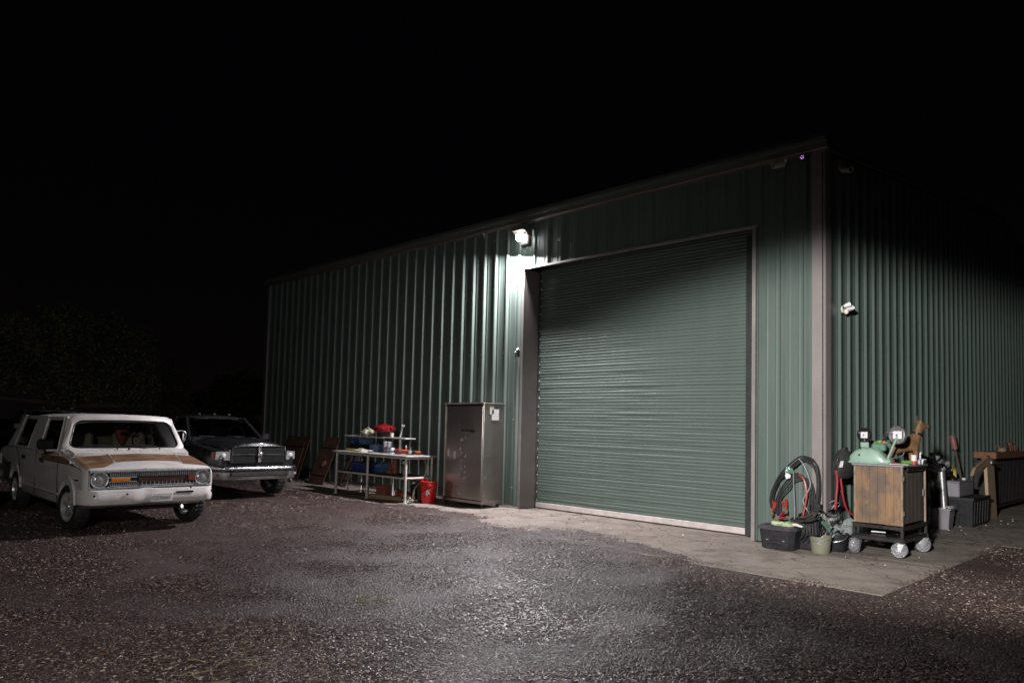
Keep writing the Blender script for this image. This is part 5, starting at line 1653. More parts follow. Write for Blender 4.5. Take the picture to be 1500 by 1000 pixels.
for k in range(5):
    y0 = -.22 + .03 * k
    tail.tube(smooth_path([(-.06, -.23, .52), (-.08, y0, .38), (-.10 - .02 * k, y0 - .02, .22), (-.08, y0 - .03 + .03 * k, .10)]), .014, 6)
o = tail.build('cable_tails', M['rubber'], t, True)
o['kind'] = 'stuff'
t = thing('loose_cables', 'tangle of dark loose cables lying behind the buckets at the corner trim', 'cables', (0, 0, 0))
random.seed(33)
for k in range(9):
    px_, py_ = random.uniform(-.25, .15), random.uniform(-.05, .15)
    pts = []
    for q in range(9):
        a = q * 1.1 + k
        r_ = random.uniform(.08, .22)
        pts.append((px_ + r_ * math.cos(a) * .7, max(py_ + r_ * math.sin(a) * .6, -.2) if px_ < -.05 else min(-.05, -.14 + r_ * .3 * math.sin(a)), .02 + .05 * k + random.uniform(0, .14) + .02 * q))
    MB().tube(smooth_path(pts, 5), random.choice((.007, .009, .011)), 6).build('cable', M[random.choice(['rubber', 'black', 'rubber', 'black', 'rust', 'greybox'])], t, True)
t = thing('charger_box', 'low black battery charger box behind the tote under the cables', 'box', (-.10, .17, 0))
MB().box((0, 0, .19), (.14, .36, .38), .02).build('case', M['black'], t)
MB().tube(smooth_path([(0, -.1, .37), (0, -.07, .43), (0, .07, .43), (0, .1, .37)]), .012, 6).build('handle', M['blacksteel'], t)
MB().box((-.072, .0, .27), (.008, .14, .08), .003).build('panel', M['greybox'], t)
def clamp(label, loc, rot, m):
    t = thing('battery_clamp', label, 'clamp', loc)
    t.rotation_euler = rot
    for s_ in (-1, 1):
        MB().slab([(0, s_ * .012, 0), (0, s_ * .035, .05), (0, s_ * .045, .12), (0, s_ * .03, .125), (0, s_ * .012, .06), (0, s_ * .0, .01)], .03).build('grip', m, t)
        MB().slab([(0, s_ * .006, -.0), (0, s_ * .022, -.04), (0, s_ * .004, -.085), (0, s_ * .0, -.03)], .02).build('jaw', M['brass'], t)
    MB().cyl((-.02, 0, 0), (.02, 0, 0), .012, 10).build('spring', M['steel'], t)
clamp('red battery clamp standing left of the cable coil above the tote', (-.16, .575, .44), (R(10), 0, R(-30)), M['clampred'])
clamp('red battery clamp in the middle of the cable coil', (-.17, .40, .49), (R(-40), R(20), R(-30)), M['clampred'])
clamp('dark red battery clamp lying low inside the cable coil', (-.20, .46, .36), (R(60), 0, R(-30)), M['handlered'])

t = thing('murky_bucket', 'murky translucent greenish bucket on the concrete right of the tote', 'bucket', (-.22, -.06, 0))
MB().lathe([(0, .006), (.098, .006), (.10, 0), (.105, .01), (.125, .19), (.130, .19), (.131, .20), (.122, .203), (.10, .02), (0, .02)], 26).build('pail', M['murky'], t, True)
MB().lathe([(0, .10), (.112, .10), (.112, .104), (0, .104)], 22).build('dregs', M['khaki'], t)
MB().tube(smooth_path([(0, .128, .19), (-.09, .09, .16), (-.125, 0, .15), (-.09, -.09, .16), (0, -.128, .19)]), .004, 5).build('bail_handle', M['steel'], t)
MB().box((-.118, -.03, .125), (.006, .04, .03), .002, (0, R(5), 0)).build('label', M['greybox'], t)
t = thing('yellow_bottle', 'small yellow topped bottle on the ground between tote and murky bucket', 'bottle', (-.12, .09, 0))
MB().lathe([(0, 0), (.03, 0), (.032, .01), (.03, .06), (.012, .085), (0, .085)], 12).build('bottle_body', M['offwhite'], t, True)
MB().lathe([(0, .08), (.016, .08), (.013, .12), (0, .122)], 10).build('cap', M['yellow'], t, True)
t = thing('green_plastic_bag', 'translucent green plastic bag slumped between the two buckets', 'bag', (.02, -.02, 0))
bg_ = MB()
rings = []
for k in range(10):
    u = k / 9
    c_ = Vector((-.09 + .16 * u, .05 - .20 * u, .44 - .24 * u))
    rr_ = .045 + .125 * math.sin(PI * min(1, u * .95 + .12)) ** .8
    rings.append([c_ + Vector((math.cos(a) * rr_ * .7, math.sin(a) * rr_ * .55, math.sin(a) * rr_ * .8)) * (1 + .28 * noise.noise(Vector((math.cos(a) * 2, math.sin(a) * 2, u * 5)))) for a in [2 * PI * q / 18 for q in range(18)]])
bg_.loft(rings).build('bag_film', M['netgreen'], t, True)
MB().tube(smooth_path([(-.09, .05, .44), (-.10, .08, .48), (-.07, .10, .50)]), .018, 6).build('twist', M['netgreen'], t, True)
MB().blob((.03, -.03, .12), (.08, .08, .13), .2, 6).build('bag_base', M['hood_black'], t, True)
t = thing('black_bucket', 'black bucket holding clear wrapping film beside the cart caster', 'bucket', (.11, -.12, 0))
MB().lathe([(0, .006), (.105, .006), (.107, 0), (.112, .01), (.135, .205), (.141, .206), (.141, .218), (.13, .22), (.108, .02), (0, .02)], 26).build('pail', M['black'], t, True)
cl = MB()
rings = []
for k in range(11):
    u = k / 10
    c_ = Vector((.0 - .05 * u + .02 * math.sin(u * 7), .02 * math.sin(u * 9) + .03, .10 + .34 * u))
    rr_ = .105 - .06 * u + .012 * math.sin(u * 16)
    rings.append([c_ + Vector((math.cos(a) * rr_, math.sin(a) * rr_, 0)) * (1 + .35 * noise.noise(Vector((math.cos(a) * 2, math.sin(a) * 2, u * 4)))) for a in [2 * PI * q / 18 for q in range(18)]])
cl.loft(rings).build('clear_film', M['clear'], t, True)
MB().tube(smooth_path([(0, .138, .2), (-.08, .11, .15), (-.13, 0, .12), (-.08, -.11, .15), (0, -.138, .2)]), .004, 5).build('bail_handle', M['steel'], t)
t = thing('crumpled_film', 'crumpled clear film wad resting between the black bucket and the cart', 'film', (.30, -.18, 0))
MB().blob((0, 0, .26), (.10, .09, .09), .5, 14, 18, 10).build('film_wad', M['clear'], t, True)
MB().box((0, .02, .09), (.14, .14, .18), .02).build('wad_box', M['black'], t)

# black hood on the wall and the red handled cutter under it
t = thing('welding_hood', 'black fabric welding hood with two silver stripes hung on the side wall', 'hood', (.30, -.12, .885))
t.scale = (1.12, 1.0, 1.08)
rings = []
for z_, w_, d_ in ((.0, .20, .05), (.03, .245, .075), (.10, .265, .095), (.18, .235, .095), (.26, .165, .085), (.31, .10, .065), (.335, .05, .04)):
    rings.append([(w_ * math.cos(a) * (1 + .05 * noise.noise(Vector((math.cos(a) * 2, z_ * 9, 3)))) - .0, -.02 + d_ * math.sin(a), z_) for a in [2 * PI * k / 22 for k in range(22)]])
MB().loft(rings).build('hood_shell', M['hood_black'], t, True)
MB().tube(smooth_path([(-.06, -.02, .30), (-.03, -.04, .345), (.04, -.04, .345), (.07, -.02, .30)]), .018, 7).build('top_fold', M['hood_black'], t, True)
MB().slab([(.085, -.118, .12), (.12, -.112, .12), (.175, -.098, .215), (.14, -.103, .215)], .012).build('reflective_stripe', M['silver'], t)
MB().slab([(-.235, -.062, .135), (-.20, -.085, .135), (-.165, -.085, .205), (-.20, -.068, .205)], .012).build('reflective_stripe', M['silver'], t)
t = thing('bolt_cutter', 'long bolt cutter with red handles hanging head up below the black hood', 'bolt cutter', (0, -.16, 0))
hd = MB()
hd.box((.055, 0, 1.02), (.15, .03, .06), .01)
hd.slab([(.01, 0, 1.04), (.05, 0, 1.04), (.045, 0, 1.12), (.02, 0, 1.14)], .022)
hd.slab([(.06, 0, 1.04), (.10, 0, 1.04), (.085, 0, 1.14), (.06, 0, 1.12)], .022)
hd.build('cutter_head', M['blacksteel'], t)
for xx in (.02, .09):
    MB().cyl((xx, -.02, 1.02), (xx, .02, 1.02), .014, 10).build('pivot_bolt', M['brass'], t)
MB().tube(smooth_path([(.0, 0, 1.0), (.01, -.01, .85), (-.02, -.01, .68), (-.06, -.01, .52)]), [.014] * 19, 9).build('handle', M['handlered'], t, True)
MB().tube(smooth_path([(.11, 0, .99), (.14, -.01, .82), (.19, -.02, .62), (.28, -.04, .48), (.44, -.10, .40)]), [.013] * 25, 9).build('handle', M['handlered'], t, True)
t = thing('dark_coat', 'dark cloth with a red edge bunched on the wall behind the red handles', 'cloth', (.36, -.06, .55))
MB().blob((0, 0, .08), (.12, .045, .17), .4, 31).build('cloth_folds', M['hood_black'], t, True)
MB().tube(smooth_path([(-.07, -.045, .18), (-.02, -.055, .08), (.06, -.05, -.02)]), .012, 6).build('red_edge', M['handlered'], t, True)

# the cart
CX0, CX1, CY0, CY1, CZ0, CZ1 = .14, 1.03, -.325, -.865, .372, 1.07
t = thing('tool_cart', 'wood-clad tool cart on a black steel frame with film-wrapped casters', 'cart', (0, 0, 0))
npl = 6
for k in range(npl):
    ya = CY0 + (CY1 - CY0) * k / npl
    yb = CY0 + (CY1 - CY0) * (k + 1) / npl
    MB().box((CX0 + .012 + random.uniform(-.0015, .0015), (ya + yb) / 2, (CZ0 + CZ1) / 2), (.022, abs(yb - ya) - .0012, CZ1 - CZ0 - .012 + random.uniform(-.004, .004)), .003).build('plank', M['wood'], t)
MB().box(((CX0 + CX1) / 2 + .01, (CY0 + CY1) / 2, (CZ0 + CZ1) / 2), (CX1 - CX0 - .05, abs(CY1 - CY0) - .06, CZ1 - CZ0 - .03), .004).build('inner_box', M['dark'], t)
for k in range(5):
    xa, xb = CX0 + .07 + (CX1 - CX0 - .14) * k / 5, CX0 + .07 + (CX1 - CX0 - .14) * (k + 1) / 5
    MB().box(((xa + xb) / 2, CY1 + .022, (CZ0 + CZ1) / 2 - .01), (xb - xa - .004, .02, CZ1 - CZ0 - .06), .003).build('door_board', M['bark'], t)
cp = MB()
for xx, yy in ((CX0 + .012, CY1 + .004), (CX0 + .012, CY0 - .004), (CX1 - .01, CY1 + .004), (CX1 - .01, CY0 - .004), (CX0 + .055, CY1 + .010)):
    cp.box((xx, yy, (CZ0 + CZ1) / 2), (.024, .024, CZ1 - CZ0 - .002), .004)
cp.build('corner_post', M['post'], t)
MB().box((CX1 - .10, CY1 - .004, .74), (.03, .014, .09), .004).build('latch', M['steel'], t)
hg = MB().box((0, 0, 0), (.035, .012, .055), .003).mesh('hinge', M['steel'])
for zz in (.52, .93):
    link_mesh('hinge', hg, t, (CX0 + .06, CY1 - .004, zz))
MB().box(((CX0 + CX1) / 2, (CY0 + CY1) / 2, CZ1 + .008), (CX1 - CX0 + .05, abs(CY1 - CY0) + .05, .022), .005).build('cart_top', M['greybox'], t)
MB().box(((CX0 + CX1) / 2 + .06, CY1 - .015, CZ1 - .03), (CX1 - CX0 - .16, .03, .045), .01).build('front_rail', M['blacksteel'], t)
f_ = MB()
for yy in (CY0, CY1):
    f_.box(((CX0 + CX1) / 2, yy, CZ0 - .025), (CX1 - CX0, .035, .045), .004)
    f_.box(((CX0 + CX1) / 2, yy, .205), (CX1 - CX0 + .06, .04, .045), .004)
for xx in (CX0, CX1):
    f_.box((xx, (CY0 + CY1) / 2, CZ0 - .025), (.035, abs(CY1 - CY0), .044), .004)
    f_.box((xx, (CY0 + CY1) / 2, .205), (.04, abs(CY1 - CY0) + .06, .044), .004)
    for yy in (CY0, CY1):
        f_.box((xx, yy, .29), (.036, .036, .18), .004)
f_.build('frame', M['blacksteel'], t)
MB().box(((CX0 + CX1) / 2, (CY0 + CY1) / 2, .232), (CX1 - CX0 - .04, abs(CY1 - CY0) - .04, .012), .003).build('bottom_shelf', M['blacksteel'], t)
for xx, yy, rz_ in ((CX0 - .01, CY0 - .02, 1.35), (CX0 + .05, CY1 + .03, .3), (CX1 - .10, CY1 - .01, .5), (CX1 - .02, CY0 - .03, 1.0), (CX1 - .02, CY1 + .05, 1.2)):
    c_ = part('caster', t)
    c_.location = (xx, yy, 0)
    c_.rotation_euler = (0, 0, rz_)
    lathe_x([(0, -.03), (.05, -.032), (.080, -.028), (.090, -.015), (.090, .015), (.080, .028), (.05, .032), (0, .03)], 24, Matrix.Translation((0, .02, .092))).build('wheel', M['film'], c_, True)
    MB().blob((0, .015, .10), (.050, .090, .090), .05, 4 + xx * 7, 18, 12).build('film_wrap', M['film'], c_, True)
    MB().box((0, .0, .178), (.09, .09, .014), .003).build('caster_plate', M['steel'], c_)
    for s_ in (-1, 1):
        MB().slab([(s_ * .06, -.03, .172), (s_ * .06, .03, .172), (s_ * .06, .035, .085), (s_ * .06, .005, .085)], .006).build('fork', M['steel'], c_)
sp_ = thing('shelf_papers', 'loose pale papers lying on the cart bottom shelf', 'papers', (.45, -.60, .24))
MB().box((0, .1, .012), (.22, .16, .016), .004, (0, .08, .3)).build('sheet', M['offwhite'], sp_)
MB().box((.12, -.1, .012), (.2, .12, .014), .004, (.1, 0, -.4)).build('sheet', M['greybox'], sp_)

TZ2 = CZ1 + .020
# mint machine with two dials
t = thing('mint_dial_machine', 'mint green rounded machine with two round dials on the cart top', 'machine', (.36, -.43, TZ2))
rings = []
for y_, w_, h_ in ((.215, .085, .085), (.20, .10, .115), (.14, .115, .165), (.05, .12, .195), (-.05, .12, .195), (-.12, .118, .165), (-.17, .11, .12), (-.20, .105, .075), (-.26, .10, .065), (-.265, .09, .05)):
    r_ = []
    for k in range(13):
        a = PI * k / 12
        r_.append((w_ * math.copysign(abs(math.cos(a)) ** .55, math.cos(a)), y_, h_ * math.sin(a) ** .55))
    rings.append(r_)
MB().loft(rings).build('housing', M['mint'], t, True)
MB().box((0, -.02, .01), (.27, .48, .025), .008).build('base_plate', M['mint'], t)
MB().box((.04, -.10, .20), (.10, .16, .10), .02).build('rear_block', M['netgreen'], t)
MB().box((-.01, .055, .225), (.05, .10, .08), .015).build('neck', M['mint'], t)
MB().cyl((-.122, .08, .10), (-.128, .08, .10), .012, 10).build('plug', M['blacksteel'], t)
def dial(y_, z_, r_, sq):
    d_ = part('dial', t)
    d_.location = (-.03, y_, z_)
    d_.rotation_euler = (0, 0, R(-18))
    mx = Matrix.Rotation(-PI / 2, 4, 'Y')
    MB().lathe([(r_ * .80, -.02), (r_ * .98, -.022), (r_, 0), (r_ * .97, .018), (r_ * .86, .022), (r_ * .80, .008)], 30, mx).build('rim_ring', M['steel'] if sq else M['blacksteel'], d_, True)
    MB().lathe([(0, -.02), (r_ * .84, -.02), (r_ * .84, .004), (0, .004)], 26, mx).build('dial_glass', M['blacksteel'], d_, True)
    MB().box((-.012, -.005, 0), (.012, r_ * 1.02, r_ * .84), .028).build('dial_face', M['dialwhite'], d_)
    MB().cyl((-.016, -.005, 0), (-.024, -.005, 0), r_ * .12, 12).build('hub', M['greybox'], d_)
    for k in range(3):
        a = .4 + k * 2.09
        MB().tube([(-.005, math.cos(a) * r_ * .55, math.sin(a) * r_ * .55), (-.01, math.cos(a) * r_ * .92, math.sin(a) * r_ * .92)], .007, 6).build('spoke', M['greybox'], d_)
dial(.052, .345, .092, False)
dial(-.33, .355, .112, True)
MB().tube([(-.03, -.22, .07), (-.05, -.335, .34)], .013, 8).build('lever_arm', M['mint'], t, True)
MB().tube(smooth_path([(-.02, -.23, .07), (-.03, -.31, .08), (-.03, -.38, .11), (-.02, -.40, .15)]), .006, 6).build('crank', M['steel'], t, True)
t = thing('bright_gloves', 'green and orange gardening gloves piled behind the mint machine', 'gloves', (.80, -.42, TZ2))
MB().blob((0, 0, .12), (.13, .15, .13), .3, 41).build('dark_rags', M['hood_black'], t, True)
for k, (mm, y_) in enumerate((('lime', .06), ('lime', .0), ('orange', -.06), ('brickred', .10), ('netgreen', -.1))):
    MB().blob((-.08, y_, .21 + .02 * (k % 2)), (.05, .05, .045), .4, k).build('glove', M[mm], t, True)
t = thing('green_tape_roll', 'lime green spray can lying on the cart edge with a yellow cap', 'spray can', (.56, -.80, TZ2), .9)
t.scale = (.75, .75, .75)
MB().tube([(-.02, .10, .034), (-.02, -.08, .034), (-.02, -.10, .034)], [.033, .033, .024], 14).build('can_body', M['lime'], t, True)
MB().cyl((-.02, -.10, .034), (-.02, -.145, .034), .03, 14).build('cap', M['yellow'], t, True)
t = thing('steel_rule', 'pale steel rule and a screwdriver lying on the near cart edge', 'hand tools', (.26, -.78, TZ2))
MB().box((0, 0, .006), (.03, .26, .006), .001).build('rule', M['silver'], t)
MB().cyl((.06, -.08, .012), (.06, .03, .012), .005, 8).build('shaft', M['steel'], t)
MB().cyl((.06, .03, .014), (.06, .13, .014), .014, 8).build('handle', M['handlered'], t)
t = thing('red_jar', 'small glass jar with a red base standing on the cart edge', 'jar', (.60, -.86, TZ2))
MB().lathe([(0, 0), (.036, 0), (.037, .012), (.037, .045), (.0, .045)], 16).build('jar_base', M['clampred'], t, True)
MB().lathe([(0, .045), (.034, .045), (.034, .11), (.027, .12), (0, .12)], 16).build('jar_body', M['offwhite'], t, True)
t = thing('white_carton', 'small grey-white carton on the cart right of the red jar', 'carton', (.80, -.845, TZ2), .2)
MB().box((0, 0, .03), (.12, .07, .06), .004).build('carton_body', M['greybox'], t)
MB().box((0, .0, .061), (.122, .02, .003), .001).build('tape', M['dialwhite'], t)
t = thing('white_tray', 'white folded paper tray at the right end of the cart top', 'tray', (1.03, -.80, TZ2 + .0), .15)
MB().loft([[(-.13, -.05, 0), (.13, -.05, 0), (.13, .05, 0), (-.13, .05, 0)], [(-.16, -.065, .055), (.16, -.065, .055), (.16, .065, .055), (-.16, .065, .055)], [(-.15, -.058, .055), (.15, -.058, .055), (.15, .058, .055), (-.15, .058, .055)], [(-.125, -.045, .008), (.125, -.045, .008), (.125, .045, .008), (-.125, .045, .008)]]).build('tray_body', M['dialwhite'], t)
MB().tube([(.04, 0, .02), (.04, 0, .12), (.05, -.01, .14)], .012, 8).build('nozzle', M['silver'], t)

# dog figure: one continuous skin
def skin_body(name, verts, edges, radii, m, parent, sub=2):
    me = bpy.data.meshes.new(name)
    me.from_pydata(verts, edges, [])
    o = bpy.data.objects.new(name, me)
    COL.objects.link(o)
    sk = o.modifiers.new('skin', 'SKIN')
    for v_, r_ in zip(me.skin_vertices[0].data, radii):
        v_.radius = (r_, r_) if not isinstance(r_, tuple) else r_
    me.skin_vertices[0].data[0].use_root = True
    sb = o.modifiers.new('sub', 'SUBSURF')
    sb.levels = sb.render_levels = sub
    dg = bpy.context.evaluated_depsgraph_get()
    m2 = bpy.data.meshes.new_from_object(o.evaluated_get(dg))
    bpy.data.objects.remove(o)
    m2.materials.clear()
    m2.materials.append(m)
    m2.polygons.foreach_set('use_smooth', [True] * len(m2.polygons))
    return link_mesh(name, m2, parent)
t = thing('dog_statue', 'weathered brown dog statue standing upright at the back of the cart', 'statue', (.86, -.67, TZ2), R(-42))
# local: x forward (nose), z up
V = [(-.12, 0, .20), (.0, 0, .215), (.10, 0, .235),                # 0 rump, 1 belly, 2 chest
     (.155, 0, .33), (.185, 0, .43), (.215, 0, .49), (.27, 0, .485), (.33, 0, .465),       # 3 neck 4 upper neck 5 skull 6 muzzle 7 nose
     (.20, .035, .555), (.20, -.035, .555),                                                # ears
     (.12, .05, .17), (.115, .05, .09), (.125, .05, .012),                                 # fore leg L
     (.12, -.05, .17), (.13, -.05, .09), (.14, -.05, .012),
     (-.15, .05, .15), (-.19, .05, .085), (-.165, .05, .012),                              # hind leg: knee forward, hock back
     (-.15, -.05, .15), (-.20, -.05, .085), (-.175, -.05, .012),
     (-.20, 0, .22), (-.26, 0, .16)]                                                       # tail
Ed = [(0, 1), (1, 2), (2, 3), (3, 4), (4, 5), (5, 6), (6, 7), (5, 8), (5, 9), (2, 10), (10, 11), (11, 12), (2, 13), (13, 14), (14, 15), (0, 16), (16, 17), (17, 18), (0, 19), (19, 20), (20, 21), (0, 22), (22, 23)]
Rd = [.078, .070, .088, .068, .052, .052, .034, .022, .014, .014, .036, .024, .024, .036, .024, .024, .046, .022, .024, .046, .022, .024, .022, .01]
skin_body('statue_body', V, Ed, Rd, M['tan'], t)
for sy in (-1, 1):
    MB().blob((.245, sy * .032, .51), (.009, .007, .009), 0, seg=8, rings=6).build('eye', M['black'], t, True)
    MB().slab([(.185, sy * .022, .525), (.215, sy * .045, .53), (.20, sy * .042, .60)], .012).build('ear', M['bark'], t)
MB().blob((.348, 0, .47), (.014, .016, .012), 0, seg=8, rings=6).build('nose', M['black'], t, True)
MB().lathe([(.060, -.015), (.070, -.012), (.070, .012), (.060, .015)], 18, Matrix.Translation((.168, 0, .375)) @ Matrix.Rotation(R(18), 4, 'Y')).build('collar', M['blacksteel'], t, True)

# black hoses sweeping down to the right
random.seed(5)
t = thing('hose_bundle', 'bundle of black hoses sagging from the cart top along the wall to the right', 'hoses', (0, 0, 0))
for k in range(7):
    j = lambda s_: random.uniform(-s_, s_)
    MB().tube(smooth_path([(1.25 + j(.12), -.38 + j(.06), 1.42 + j(.08)), (1.75 + j(.1), -.33 + j(.08), 1.34 + j(.08)), (2.5 + j(.1), -.28 + j(.06), 1.16 + j(.06)), (3.3 + j(.1), -.26 + j(.06), 1.02 + j(.07)), (4.1 + j(.15), -.24 + j(.06), .90 + j(.08)), (4.6 + j(.2), -.25 + j(.06), .78 + j(.08))]), random.choice((.022, .03, .036)), 8).build('hose', M['rubber' if k % 2 else 'black'], t, True)
for k in range(9):
    u = .15 + k * .09
    MB().blob((1.5 + 3.0 * u, -.38 + j(.05), 1.37 - .5 * u + j(.08)), (.05, .035, .03), .4, k, 8, 6).build('hose_clip', M[random.choice(['steel', 'greybox', 'blacksteel'])], t)
# hung junk right of the cart
t = thing('black_sheeting', 'black plastic sheeting bunched between the cart and the grey pole', 'sheeting', (1.62, -.40, 0))
rings = []
for k in range(14):
    u = k / 13
    r_ = []
    for q in range(26):
        a = 2 * PI * q / 26
        w_ = 1 + .22 * noise.noise(Vector((math.cos(a) * 3, math.sin(a) * 3, u * 3))) + .12 * math.sin(a * 7 + u * 4)
        r_.append(((.42 - .10 * u) * math.cos(a) * w_, (.20 - .05 * u) * math.sin(a) * w_, .02 + 1.0 * u))
    rings.append(r_)
MB().loft(rings).build('sheet', M['bag'], t, True)
for k in range(6):
    x_ = -.35 + k * .14
    MB().tube(smooth_path([(x_, -.20, 1.02 + j(.04)), (x_ + j(.06), -.25, .7), (x_ + j(.08), -.24, .45), (x_ + j(.06), -.22, .25 + j(.1))]), .010 + .004 * (k % 3), 5).build('torn_strip', M[('clear', 'greybox', 'bag')[k % 3]], t, True)
t = thing('white_netting', 'pale frayed cord tangle draped over the black sheeting', 'cords', (1.6, -.58, 0))
for k in range(7):
    MB().tube(smooth_path([(-.1 + j(.3), j(.04), 1.04), (.05 + j(.3), -.05 + j(.03), .85 + j(.08)), (.02 + j(.3), -.04 + j(.03), .6 + j(.1)), (.1 + j(.25), -.02, .35 + j(.15))]), .005, 5).build('cord', M['offwhite'], t)
t = thing('grey_pole', 'grey galvanised pole standing against the wall right of the cart', 'pole', (3.95, -.33, 0))
MB().cyl((0, 0, 0), (.02, .06, .93), .055, 14).build('pole_tube', M['steel'], t, True)
MB().cyl((0, 0, 0), (0, 0, .02), .10, 14).build('foot', M['steel'], t)
MB().cyl((.018, .056, .90), (.021, .062, .95), .065, 14).build('cap', M['greybox'], t)
t = thing('green_pole', 'dull green pole leaning beside the grey pole', 'pole', (4.25, -.25, 0))
MB().cyl((0, -.05, 0), (.0, .10, .98), .04, 12).build('pole_tube', M['netgreen'], t, True)
MB().cyl((0, .098, .965), (0, .103, .99), .046, 12).build('cap', M['greybox'], t)
t = thing('yellow_hose', 'short yellow hose hooked over the wall junk right of the poles', 'hose', (4.55, -.28, 0))
MB().tube(smooth_path([(-.12, 0, .90), (.02, 0, .93), (.10, 0, .84), (.12, 0, .66), (.11, 0, .52)]), .035, 8).build('hose_run', M['yellow'], t, True)
MB().cyl((.11, 0, .54), (.108, 0, .46), .045, 10).build('coupling', M['brass'], t)
t = thing('pink_handle_shovel', 'long tool with a faded pink handle leaning on the side wall', 'shovel', (5.4, -.16, 0))
MB().cyl((0, -.16, 0.05), (0, .08, 1.42), .022, 10).build('shaft', M['bark'], t)
MB().cyl((0, .048, 1.22), (0, .088, 1.46), .05, 12).build('grip', M['fadedpink'], t)
MB().slab([(-.10, -.18, 0.0), (.10, -.18, 0.0), (.09, -.13, .22), (-.09, -.13, .22)], .01).build('blade', M['rust'], t)
t = thing('grey_bucket', 'square pale grey bucket on the ground in front of the poles', 'bucket', (3.78, -.30, 0), .05)
MB().loft([[(-.14, -.14, 0), (.14, -.14, 0), (.14, .14, 0), (-.14, .14, 0)], [(-.19, -.17, .30), (.19, -.17, .30), (.19, .17, .30), (-.19, .17, .30)], [(-.205, -.185, .30), (.205, -.185, .30), (.205, .185, .30), (-.205, .185, .30)], [(-.205, -.185, .325), (.205, -.185, .325), (.205, .185, .325), (-.205, .185, .325)],
           [(-.18, -.16, .325), (.18, -.16, .325), (.18, .16, .325), (-.18, .16, .325)], [(-.13, -.13, .02), (.13, -.13, .02), (.13, .13, .02), (-.13, .13, .02)]]).build('pail', M['greybox'], t)
MB().box((0, -.162, .20), (.26, .01, .012), .002).build('rib', M['greybox'], t)
MB().tube(smooth_path([(-.2, 0, .31), (-.16, -.15, .36), (.05, -.19, .345), (.18, -.12, .34), (.2, 0, .31)]), .006, 5).build('bail_handle', M['offwhite'], t)
t = thing('black_crate', 'large black plastic crate on the ground with a grey box behind it', 'crate', (4.80, -.42, 0))
MB().loft([[(-.46, -.19, 0), (.50, -.19, 0), (.50, .19, 0), (-.46, .19, 0)], [(-.50, -.21, .42), (.54, -.21, .42), (.54, .21, .42), (-.50, .21, .42)], [(-.53, -.23, .42), (.57, -.23, .42), (.57, .23, .42), (-.53, .23, .42)], [(-.53, -.23, .465), (.57, -.23, .465), (.57, .23, .465), (-.53, .23, .465)]]).build('crate_shell', M['black'], t)
for k in range(6):
    MB().box((-.38 + k * .17, -.205, .22), (.02, .014, .36), .003, (R(2.5), 0, 0)).build('rib', M['black'], t)
for k in range(3):
    MB().box((-.485, -.10 + k * .10, .22), (.014, .02, .36), .003, (0, R(-4.5), 0)).build('rib', M['black'], t)
t = thing('clear_bottles', 'two clear plastic bottles hooked on the right side of the black crate', 'bottles', (5.40, -.50, .17))
for k in range(2):
    MB().lathe([(0, 0), (.035, 0), (.037, .02), (.036, .18), (.015, .24), (.015, .27), (0, .27)], 12, Matrix.Translation((k * .13, 0, 0))).build('bottle', M['silver'], t, True)
t = thing('grey_case', 'grey battery case standing on the back of the black crate', 'case', (4.70, -.34, .466))
MB().box((0, 0, .12), (.86, .22, .24), .015).build('case_body', M['greybox'], t)
MB().box((0, 0, .245), (.90, .24, .02), .006).build('lid', M['greybox'], t)
MB().box((.1, -.05, .275), (.05, .05, .04), .008).build('terminal', M['offwhite'], t)
t = thing('plywood_frame', 'worn plywood upright with a slanted arm leaning by the black crate', 'board', (0, 0, 0))
MB().slab([(5.88, -.50, 0), (6.40, -.50, 0), (6.40, -.46, 1.02), (5.88, -.46, 1.02)], .05).build('upright_board', M['ply'], t)
MB().slab([(4.80, -.50, .80), (5.0, -.50, .93), (5.88, -.47, 1.07), (6.10, -.47, 1.09), (6.38, -.465, 1.03), (5.88, -.475, .93), (5.6, -.48, .92)], .045).build('arm_board', M['ply'], t)
MB().box((6.14, -.535, 1.0), (.34, .03, .05), .006).build('metal_strap', M['steel'], t)
# dark bin with rusty lid
t = thing('slatted_bin', 'long black slatted steel bin with a rusty top standing along the wall', 'bin', (0, 0, 0))
BX0, BX1, BY0, BY1, BZ0, BZ1 = 6.95, 10.6, -.30, .0, .12, 1.02
MB().box(((BX0 + BX1) / 2, -.15, (BZ0 + BZ1) / 2), (BX1 - BX0 - .04, .22, BZ1 - BZ0 - .02), .01).build('liner', M['dark'], t)
sl = MB().box((0, 0, 0), (.085, .025, BZ1 - BZ0 - .06), .004).mesh('slat', M['blacksteel'])
n_ = int((BX1 - BX0) / .125)
for k in range(n_):
    link_mesh('slat', sl, t, (BX0 + .07 + k * .125, BY0 + .012, (BZ0 + BZ1) / 2))
f_ = MB()
for zz in (BZ0, BZ1 - .01):
    f_.box(((BX0 + BX1) / 2, BY0 + .0, zz), (BX1 - BX0, .05, .05), .005)
for xx in (BX0, BX1):
    f_.box((xx, BY0 + .0, (BZ0 + BZ1) / 2), (.06, .052, BZ1 - BZ0 + .052), .005)
f_.build('frame', M['blacksteel'], t)
for xx in (BX0 + .3, BX1 - .3):
    MB().lathe([(0, -.03), (.055, -.03), (.06, 0), (.055, .03), (0, .03)], 14, Matrix.Translation((xx, BY0 + .03, .04)) @ Matrix.Rotation(PI / 2, 4, 'X')).build('caster', M['greybox'], t)
t = thing('rusty_tray', 'rusty steel tray of scrap lying on top of the slatted bin', 'tray', (0, 0, 0))
MB().box((8.35, -.20, 1.10), (2.6, .38, .13), .012).build('tray_body', M['rustbright'], t)
MB().box((6.85, -.26, 1.02), (.20, .10, .16), .01).build('bracket', M['rustbright'], t)
random.seed(8)
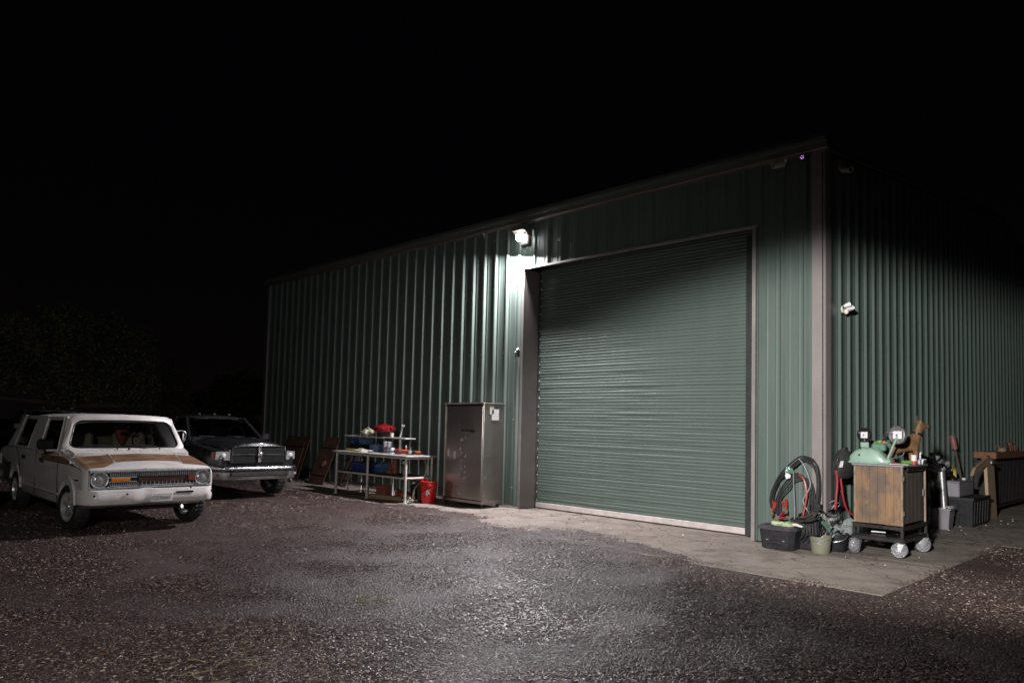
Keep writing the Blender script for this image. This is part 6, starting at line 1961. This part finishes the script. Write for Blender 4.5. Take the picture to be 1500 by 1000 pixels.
for k in range(9):
    x_ = 8.0 + k * .22
    MB().slab([(x_, -.22, 1.16), (x_ + .22, -.2, 1.16), (x_ + .10 + j(.12), -.18, 1.24 + random.uniform(0, .2) * (1 if k > 3 else .3))], .03).build('scrap_shard', M['rustbright' if k % 2 else 'rust'], t)
MB().blob((8.0, -.3, 1.19), (.12, .06, .05), .4, 3).build('stone', M['ply'], t)
t = thing('red_canister', 'red canister at the right frame edge beyond the slatted bin', 'canister', (10.95, -.30, 0))
MB().box((0, 0, .30), (.30, .24, .60), .04).build('can_body', M['clampred'], t)
MB().cyl((-.05, 0, .6), (-.05, 0, .66), .04, 10).build('cap', M['black'], t)
MB().tube(smooth_path([(.0, 0, .6), (.03, 0, .67), (.11, 0, .67), (.13, 0, .6)]), .015, 6).build('handle', M['clampred'], t)
# litter on the slab
random.seed(21)
lt = MB()
lt2 = MB()
for k in range(120):
    x_, y_ = (random.uniform(3.2, 6.6), random.uniform(-.95, -.45)) if k < 60 else ((random.uniform(-.5, 2.2), random.uniform(-1.25, -.2)) if k < 85 else (random.uniform(-.9, .0), random.uniform(.8, 6.0)))
    s_ = random.uniform(.008, .028) * (1.4 if k < 60 else .7)
    (lt if k % 5 else lt2).slab([(x_, y_, .004), (x_ + s_, y_ + random.uniform(-.3, .3) * s_, .006), (x_ + s_ * .6, y_ + s_, .008 + random.uniform(0, .4) * s_), (x_ - .3 * s_, y_ + s_ * .7, .005)], .004)
o = lt.build('dirt_litter', M['rust'])
o['kind'] = 'stuff'
o = lt2.build('glass_litter', M['silver'])
o['kind'] = 'stuff'
random.seed(77)
fl = MB()
for k in range(260):
    r_ = 5.0 + 9.5 * random.random() ** 1.2
    a = PI / 2 - YAW + R(random.uniform(-34, 34))
    x_, y_ = CAM.x + r_ * math.cos(a), CAM.y + r_ * math.sin(a)
    if x_ > -2.3 and y_ > -1.6:
        continue
    L_, w_ = random.uniform(.012, .035), random.uniform(.006, .014)
    d_ = Vector((math.cos(k * 2.4), math.sin(k * 2.4), random.uniform(-.2, .3)))
    n_ = Vector((-d_.y, d_.x, random.uniform(-.3, .3)))
    p_ = Vector((x_, y_, GZ + .022))
    fl.v += [tuple(p_ - d_ * L_), tuple(p_ + n_ * w_), tuple(p_ + d_ * L_), tuple(p_ - n_ * w_ + Vector((0, 0, .004)))]
    i0 = len(fl.v) - 4
    fl.f.append((i0, i0 + 1, i0 + 2, i0 + 3))
o = fl.build('fallen_leaves', M['tan'])
o['kind'] = 'stuff'
st = MB()
for k in range(70):
    c_ = random.choice(((-4.35, 8.2), (-4.35, 8.2), (-5.9, 1.2), (-7.3, .4)))
    p_ = Vector((c_[0] + random.gauss(0, .16), c_[1] + random.gauss(0, .12), GZ + .02))
    d_ = Vector((random.gauss(0, 1), random.gauss(0, 1), random.uniform(0, .25))).normalized() * random.uniform(.05, .16)
    st.tube([p_, p_ + d_ * .5 + Vector((0, 0, .01)), p_ + d_], .0025, 3)
o = st.build('dry_straw', M['khaki'])
o['kind'] = 'stuff'
